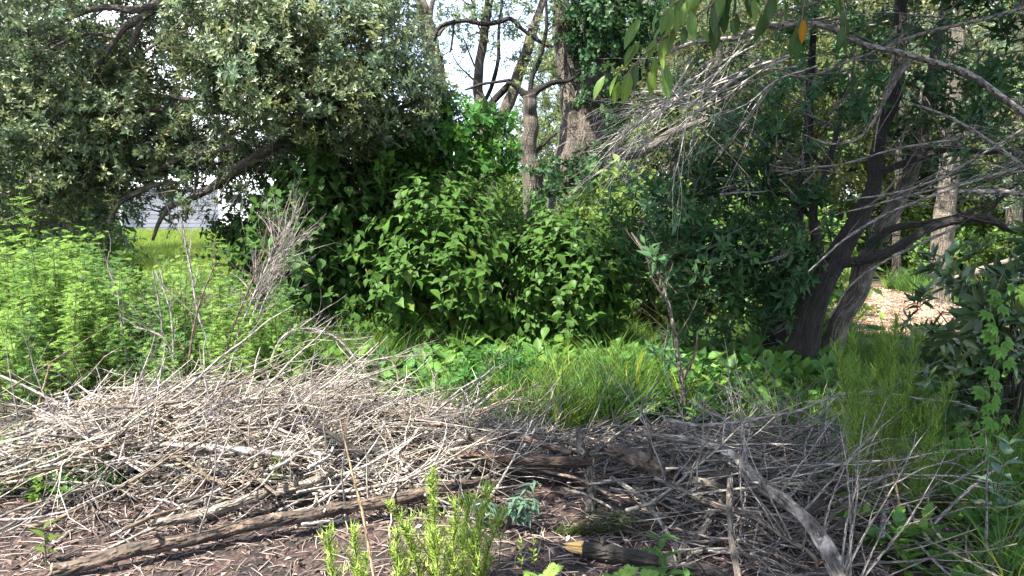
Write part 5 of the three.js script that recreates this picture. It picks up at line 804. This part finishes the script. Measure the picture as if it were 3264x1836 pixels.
{
  const p = onG(1800, 1700, 0.01), t = thing('flattened_grass', 'flattened pale green grass tuft behind the splintered log', 'grass tuft', p), R = rng(29), mb = new MB();
  for (let i = 0; i < 130; i++) { const s = V((R() - 0.5) * 0.12 + (i % 3) * 0.1, 0, (R() - 0.5) * 0.08), l = 0.18 + 0.2 * R(), h = 0.05 + 0.07 * R(), dx = l, dz = (R() - 0.5) * 0.14, b = 0.7 + 0.6 * R(); mb.strip([s, s.clone().add(V(dx * 0.35, h, dz * 0.3)), s.clone().add(V(dx * 0.75, h * 0.8, dz * 0.7)), s.clone().add(V(dx * 1.2, 0.015, dz))], 0.0022, V(0.1, 0.3, 0.95), [b * 1.2, b, b * 0.7]); }
  part('blade', mb.build(), M.grass, t, 'stuff', false);
}
for (const [px, d, h] of [[1662, 3.15, 0.2], [1700, 3.2, 0.19], [1590, 3.3, 0.3]]) {
  const t = thing('bud_stalk', `thin stalk with yellow green buds ${px === 1590 ? 'rising in front of the blue green weed' : px === 1662 ? 'leaning left at the bottom edge' : 'upright at the bottom edge by the fern-like weed'}`, 'weed', fb(px, d)), st = new MB(), bd = new MB(), R = rng(px);
  st.tube([V(0, 0, 0), V((R() - 0.5) * 0.08, h * 0.6, 0), V((R() - 0.5) * 0.1, h, 0)], [0.0025, 0.002, 0.0012], { sides: 4, step: 0.03 });
  for (let i = 0; i < 9; i++) { const y = h * (0.4 + 0.6 * R()), a = R() * 6.28; bd.tube([V(0, y, 0), V(Math.cos(a) * 0.014, y + 0.01, Math.sin(a) * 0.014), V(Math.cos(a) * 0.02, y + 0.018, Math.sin(a) * 0.02)], [0.002, 0.005, 0.001], { sides: 5 }); }
  part('stem', st.build(), M.stem, t, null, false); part('bud', bd.build(), M.fennel, t, 'stuff', false);
}
// palmetto by the path
{
  const p = onG(2890, 1170), t = thing('palmetto', 'low fan-leaved palmetto at the near end of the dirt path', 'palmetto', p), R = rng(44);
  for (let k = 0; k < 7; k++) { const a = k * 0.9 + R() * 0.4, h = 0.18 + 0.22 * R(), c = V(Math.cos(a) * 0.25, h, Math.sin(a) * 0.2), mb = new MB(); mb.tube([V(0, 0, 0), c], [0.006, 0.004], { sides: 4 }); for (let i = 0; i < 15; i++) { const b = a + (i - 7) * 0.2, d = V(Math.cos(b), 0.35 - 0.02 * Math.abs(i - 7), Math.sin(b)).normalize(); mb.leaf(c, d, V(0, 1, 0), 0.36 - 0.012 * Math.abs(i - 7), 0.03, { st: [0, 0.4, 1], wd: [0.15, 0.5, 0], fold: 0.5, curl: 0.25 }); } part('frond', mb.build(), M.vine, t, null, false); }
}
// dark leathery bush at the right
{
  const R = rng(66), t = thing('leathery_bush', 'dark bush with leathery whorled leaves at the right edge', 'bush', V(at(3180, 1300, 4.9).x, 0, -4.9)), mb = new MB();
  const cs = [cl(3000, 1010, 5.0, 90, 50, 0.25, 0.7), cl(3130, 900, 4.9, 110, 70, 0.3, 0.9), cl(3230, 1010, 4.8, 90, 110, 0.3, 1), cl(3080, 1130, 5, 110, 80, 0.3, 0.9), cl(3010, 1260, 5.1, 90, 80, 0.3, 0.9), cl(3160, 1260, 4.9, 110, 90, 0.3, 0.8), cl(3250, 780, 4.8, 80, 80, 0.3, 0.8), cl(3220, 1420, 4.6, 90, 80, 0.3, 0.6)];
  for (const c of cs) for (let k = 0; k < 3; k++) { const e = c.c.clone().add(V((R() - 0.5) * c.r[0], (R() - 0.5) * c.r[1], (R() - 0.5) * 0.2)), s = V(t.position.x + (R() - 0.5) * 0.3, 0, t.position.z); mb.tube([s, s.clone().lerp(e, 0.5).add(V(0.1, 0.15, 0)), e], [0.012, 0.008, 0.003], { sides: 5, step: 0.1, wob: 0.06, seed: k }); }
  part('stem', mb.build(), M.barkDark, t, 'stuff');
  const all = fill([], cs, R, { dens: 120, up: 0.5, size: [0.6, 1.0], v: 0.4 });
  inst('foliage', SP.magnolia, M.magnolia, all, t);
}
// creeper with five-fingered leaves
{
  const palm = new MB(); for (let i = 0; i < 5; i++) { const a = (i - 2) * 0.62; palm.leaf(V(0, 0, 0), V(Math.sin(a), -0.12, Math.cos(a)).normalize(), V(0, 1, 0), 1 - 0.1 * Math.abs(i - 2), 0.42, { fold: 0.25, curl: 0.25 }); }
  const pg = palm.build(), R = rng(91);
  const vine = (label, pts, n, L) => { const P = pts.map((p) => at(...p)), t = thing('creeper', label, 'creeper', P[0]), st = new MB(); st.tube(P, P.map(() => 0.003), { sides: 4, step: 0.08, wob: 0.05, seed: n }); part('stem', st.build(), M.stem, t); const cv = new THREE.CatmullRomCurve3(P); for (let i = 0; i < n; i++) { const p = cv.getPoint((i + R() * 0.6) / n).sub(P[0]), a = i * 2.3 + R(), d = V(Math.cos(a) * 0.8, -0.5 - 0.3 * R(), Math.sin(a) * 0.5 + 0.35); leafOn(t, pg, M.creeper, p.add(d.clone().multiplyScalar(0.04)), d, V(R() - 0.5, 0.9, 0.9).normalize(), L * (0.7 + 0.6 * R())); } };
  vine('bright five-fingered creeper hanging down the leathery bush', [[3200, 880, 4.2], [3160, 1000, 4.15], [3190, 1110, 4.1], [3150, 1230, 4.1], [3180, 1340, 4.0], [3120, 1420, 4.0]], 26, 0.062);
  vine('second strand of creeper in the grass below the leathery bush', [[3090, 1330, 4.2], [3030, 1400, 4.2], [2960, 1430, 4.2], [2950, 1520, 4.1]], 16, 0.055);
}
// pale sapling leaves at the lower right
seedling('silver_seedling', 'pale-leaved sapling at the lower right edge', onGround(at(3170, 1500, 3.6).x, -3.6), 0.5, 7, 0.12, 0.7, M.sage, 7, V(0, 0, 0.1));

// ---------------------------------------------------------------- tree overhead: its crown shades the right of the clearing, one leafy twig hangs into view
{
  const R = rng(123), t = thing('overhanging_tree', 'tree whose drooping leafy twigs hang into the top right of the view', 'tree', V(4.2, 0, -0.8));
  const tr = new MB(); tr.tube([V(4.2, -0.1, -0.8), V(4.1, 1.6, -0.9), V(3.7, 3.4, -1.4), V(3.2, 5.4, -2)], [0.2, 0.16, 0.13, 0.06], { sides: 14, step: 0.1, rough: 0.2 }); part('trunk', tr.build(), M.barkGrey, t);
  const lb = new MB(), crown = [];
  const hub = V(3.7, 3.4, -1.4);
  for (const [x, y, z, r, k] of [[2.6, 4.4, -1.6, 0.9, 1], [1.5, 4.4, -1.4, 0.9, 1], [0.4, 4.5, -1.8, 0.85, 0.9], [-0.9, 4.5, -2.4, 0.8, 0.9], [-1.2, 4.6, -3.4, 0.7, 0.7], [-0.2, 4.5, -3.0, 0.8, 1], [1.0, 4.4, -2.6, 0.9, 1], [2.2, 4.4, -2.8, 0.9, 1], [0.6, 4.6, -4.0, 0.9, 0.8], [1.8, 4.7, -4.2, 0.9, 1], [3.2, 4.8, -4.0, 1.0, 1], [2.4, 5.2, -5.4, 0.9, 0.8], [1.0, 5.2, -5.4, 0.8, 0.6], [3.8, 5.2, -5.4, 1.0, 1], [0.2, 5.3, -5.9, 0.9, 1.2], [1.2, 5.4, -6.3, 0.9, 1.2], [2.2, 5.5, -6.5, 0.9, 1.2], [1.0, 5.2, -5.0, 0.9, 1.2]]) {
    crown.push({ c: V(x, y, z), r: [r, r * 0.6, r], k, gap: 0.36 }); lb.tube([hub, V(lerp(hub.x, x, 0.5), lerp(hub.y, y, 0.5) + 0.25, lerp(hub.z, z, 0.5)), V(x, y, z)], [0.06, 0.035, 0.01], { sides: 6, step: 0.15, wob: 0.08, seed: x * 9 });
  }
  inst('crown', SP.bush, M.dark, fill([], crown, R, { dens: 150, v: 0.3 }), t);
  const tw = (pts, w) => lb.tube(pts.map((p) => at(...p)), w, { sides: 5, step: 0.06, wob: 0.02 });
  const twigs = [[[2520, -260, 2.5], [2400, -120, 2.35], [2260, 10, 2.25], [2130, 110, 2.2], [2040, 190, 2.15], [1985, 250, 2.1]], [[2400, -120, 2.35], [2330, -50, 2.3], [2300, 10, 2.3], [2280, 70, 2.3]], [[2620, -180, 2.6], [2580, -60, 2.55], [2560, 50, 2.55], [2545, 110, 2.55]], [[2620, -180, 2.6], [2680, -40, 2.7], [2700, 60, 2.7], [2690, 120, 2.7]], [[2400, -120, 2.35], [2460, -60, 2.4], [2440, 30, 2.4]], [[2300, -30, 2.3], [2220, -40, 2.2], [2160, 0, 2.15], [2110, 40, 2.1]]];
  twigs.forEach((p, i) => tw(p, i ? [0.004, 0.003, 0.0025, 0.002].slice(0, p.length) : [0.006, 0.005, 0.004, 0.003, 0.002, 0.0015]));
  lb.tube([at(2520, -260, 2.5), V(1.5, 2.9, -2.2), V(2.6, 3.2, -1.9), hub], [0.006, 0.012, 0.02, 0.04], { sides: 6, step: 0.1 });
  lb.tube([at(2620, -180, 2.6), V(1.6, 2.75, -2.35), V(2.3, 3.1, -2.0)], [0.004, 0.008, 0.012], { sides: 6, step: 0.1 });
  part('branch', lb.build(), M.stickBrown, t, 'stuff');
  const lm = [leafMat(0.13, 0.23, 0.045, { map: veinMap, clearcoat: 0.5 }), leafMat(0.06, 0.12, 0.03, { map: veinMap, clearcoat: 0.6 }), leafMat(0.18, 0.28, 0.05, { map: veinMap, clearcoat: 0.4 })], orange = leafMat(0.5, 0.22, 0.02, { map: veinMap });
  const hang = new MB(); hang.leaf(V(0, 0, 0), V(0, 0, 1), V(0, 1, 0), 1, 0.33, { st: [0, 0.08, 0.3, 0.55, 0.8, 1], wd: [0.04, 0.2, 0.46, 0.5, 0.3, 0], fold: 0.25, curl: 0.18 }); const hg = hang.build();
  twigs.forEach((pts, k) => {
    const cv = new THREE.CatmullRomCurve3(pts.map((p) => at(...p))), n = [42, 16, 9, 7, 14, 18][k];
    for (let i = 0; i < n; i++) {
      const s = 0.2 + 0.8 * Math.min(1, (i + R() * 2) / n), p = cv.getPoint(s), ax = cv.getTangent(s), a = R() * 6.283, off = V(Math.cos(a), -0.4 + 0.6 * R(), Math.sin(a)).multiplyScalar(0.05 * R() * (k === 2 || k === 3 ? 0.5 : 1.6)), d = ax.clone().multiplyScalar(0.2 + 0.8 * R()).addScaledVector(off, 9).add(V(0, -0.5 - 0.7 * R(), 0)).normalize();
      leafOn(t, hg, k === 2 && i === 5 ? orange : lm[k === 0 || k === 5 ? (R() < 0.55 ? 2 : (R() < 0.6 ? 0 : 1)) : 1], p.add(off).sub(t.position), d, V(R() * 1.4 - 0.9, 0.7, R() * 1.2 - 0.2).normalize(), 0.082 * (0.55 + 0.6 * R()), 1, k === 2 && i === 5 ? 'orange yellow withered leaf' : null);
    }
  });
}
renderer.render(scene, camera);
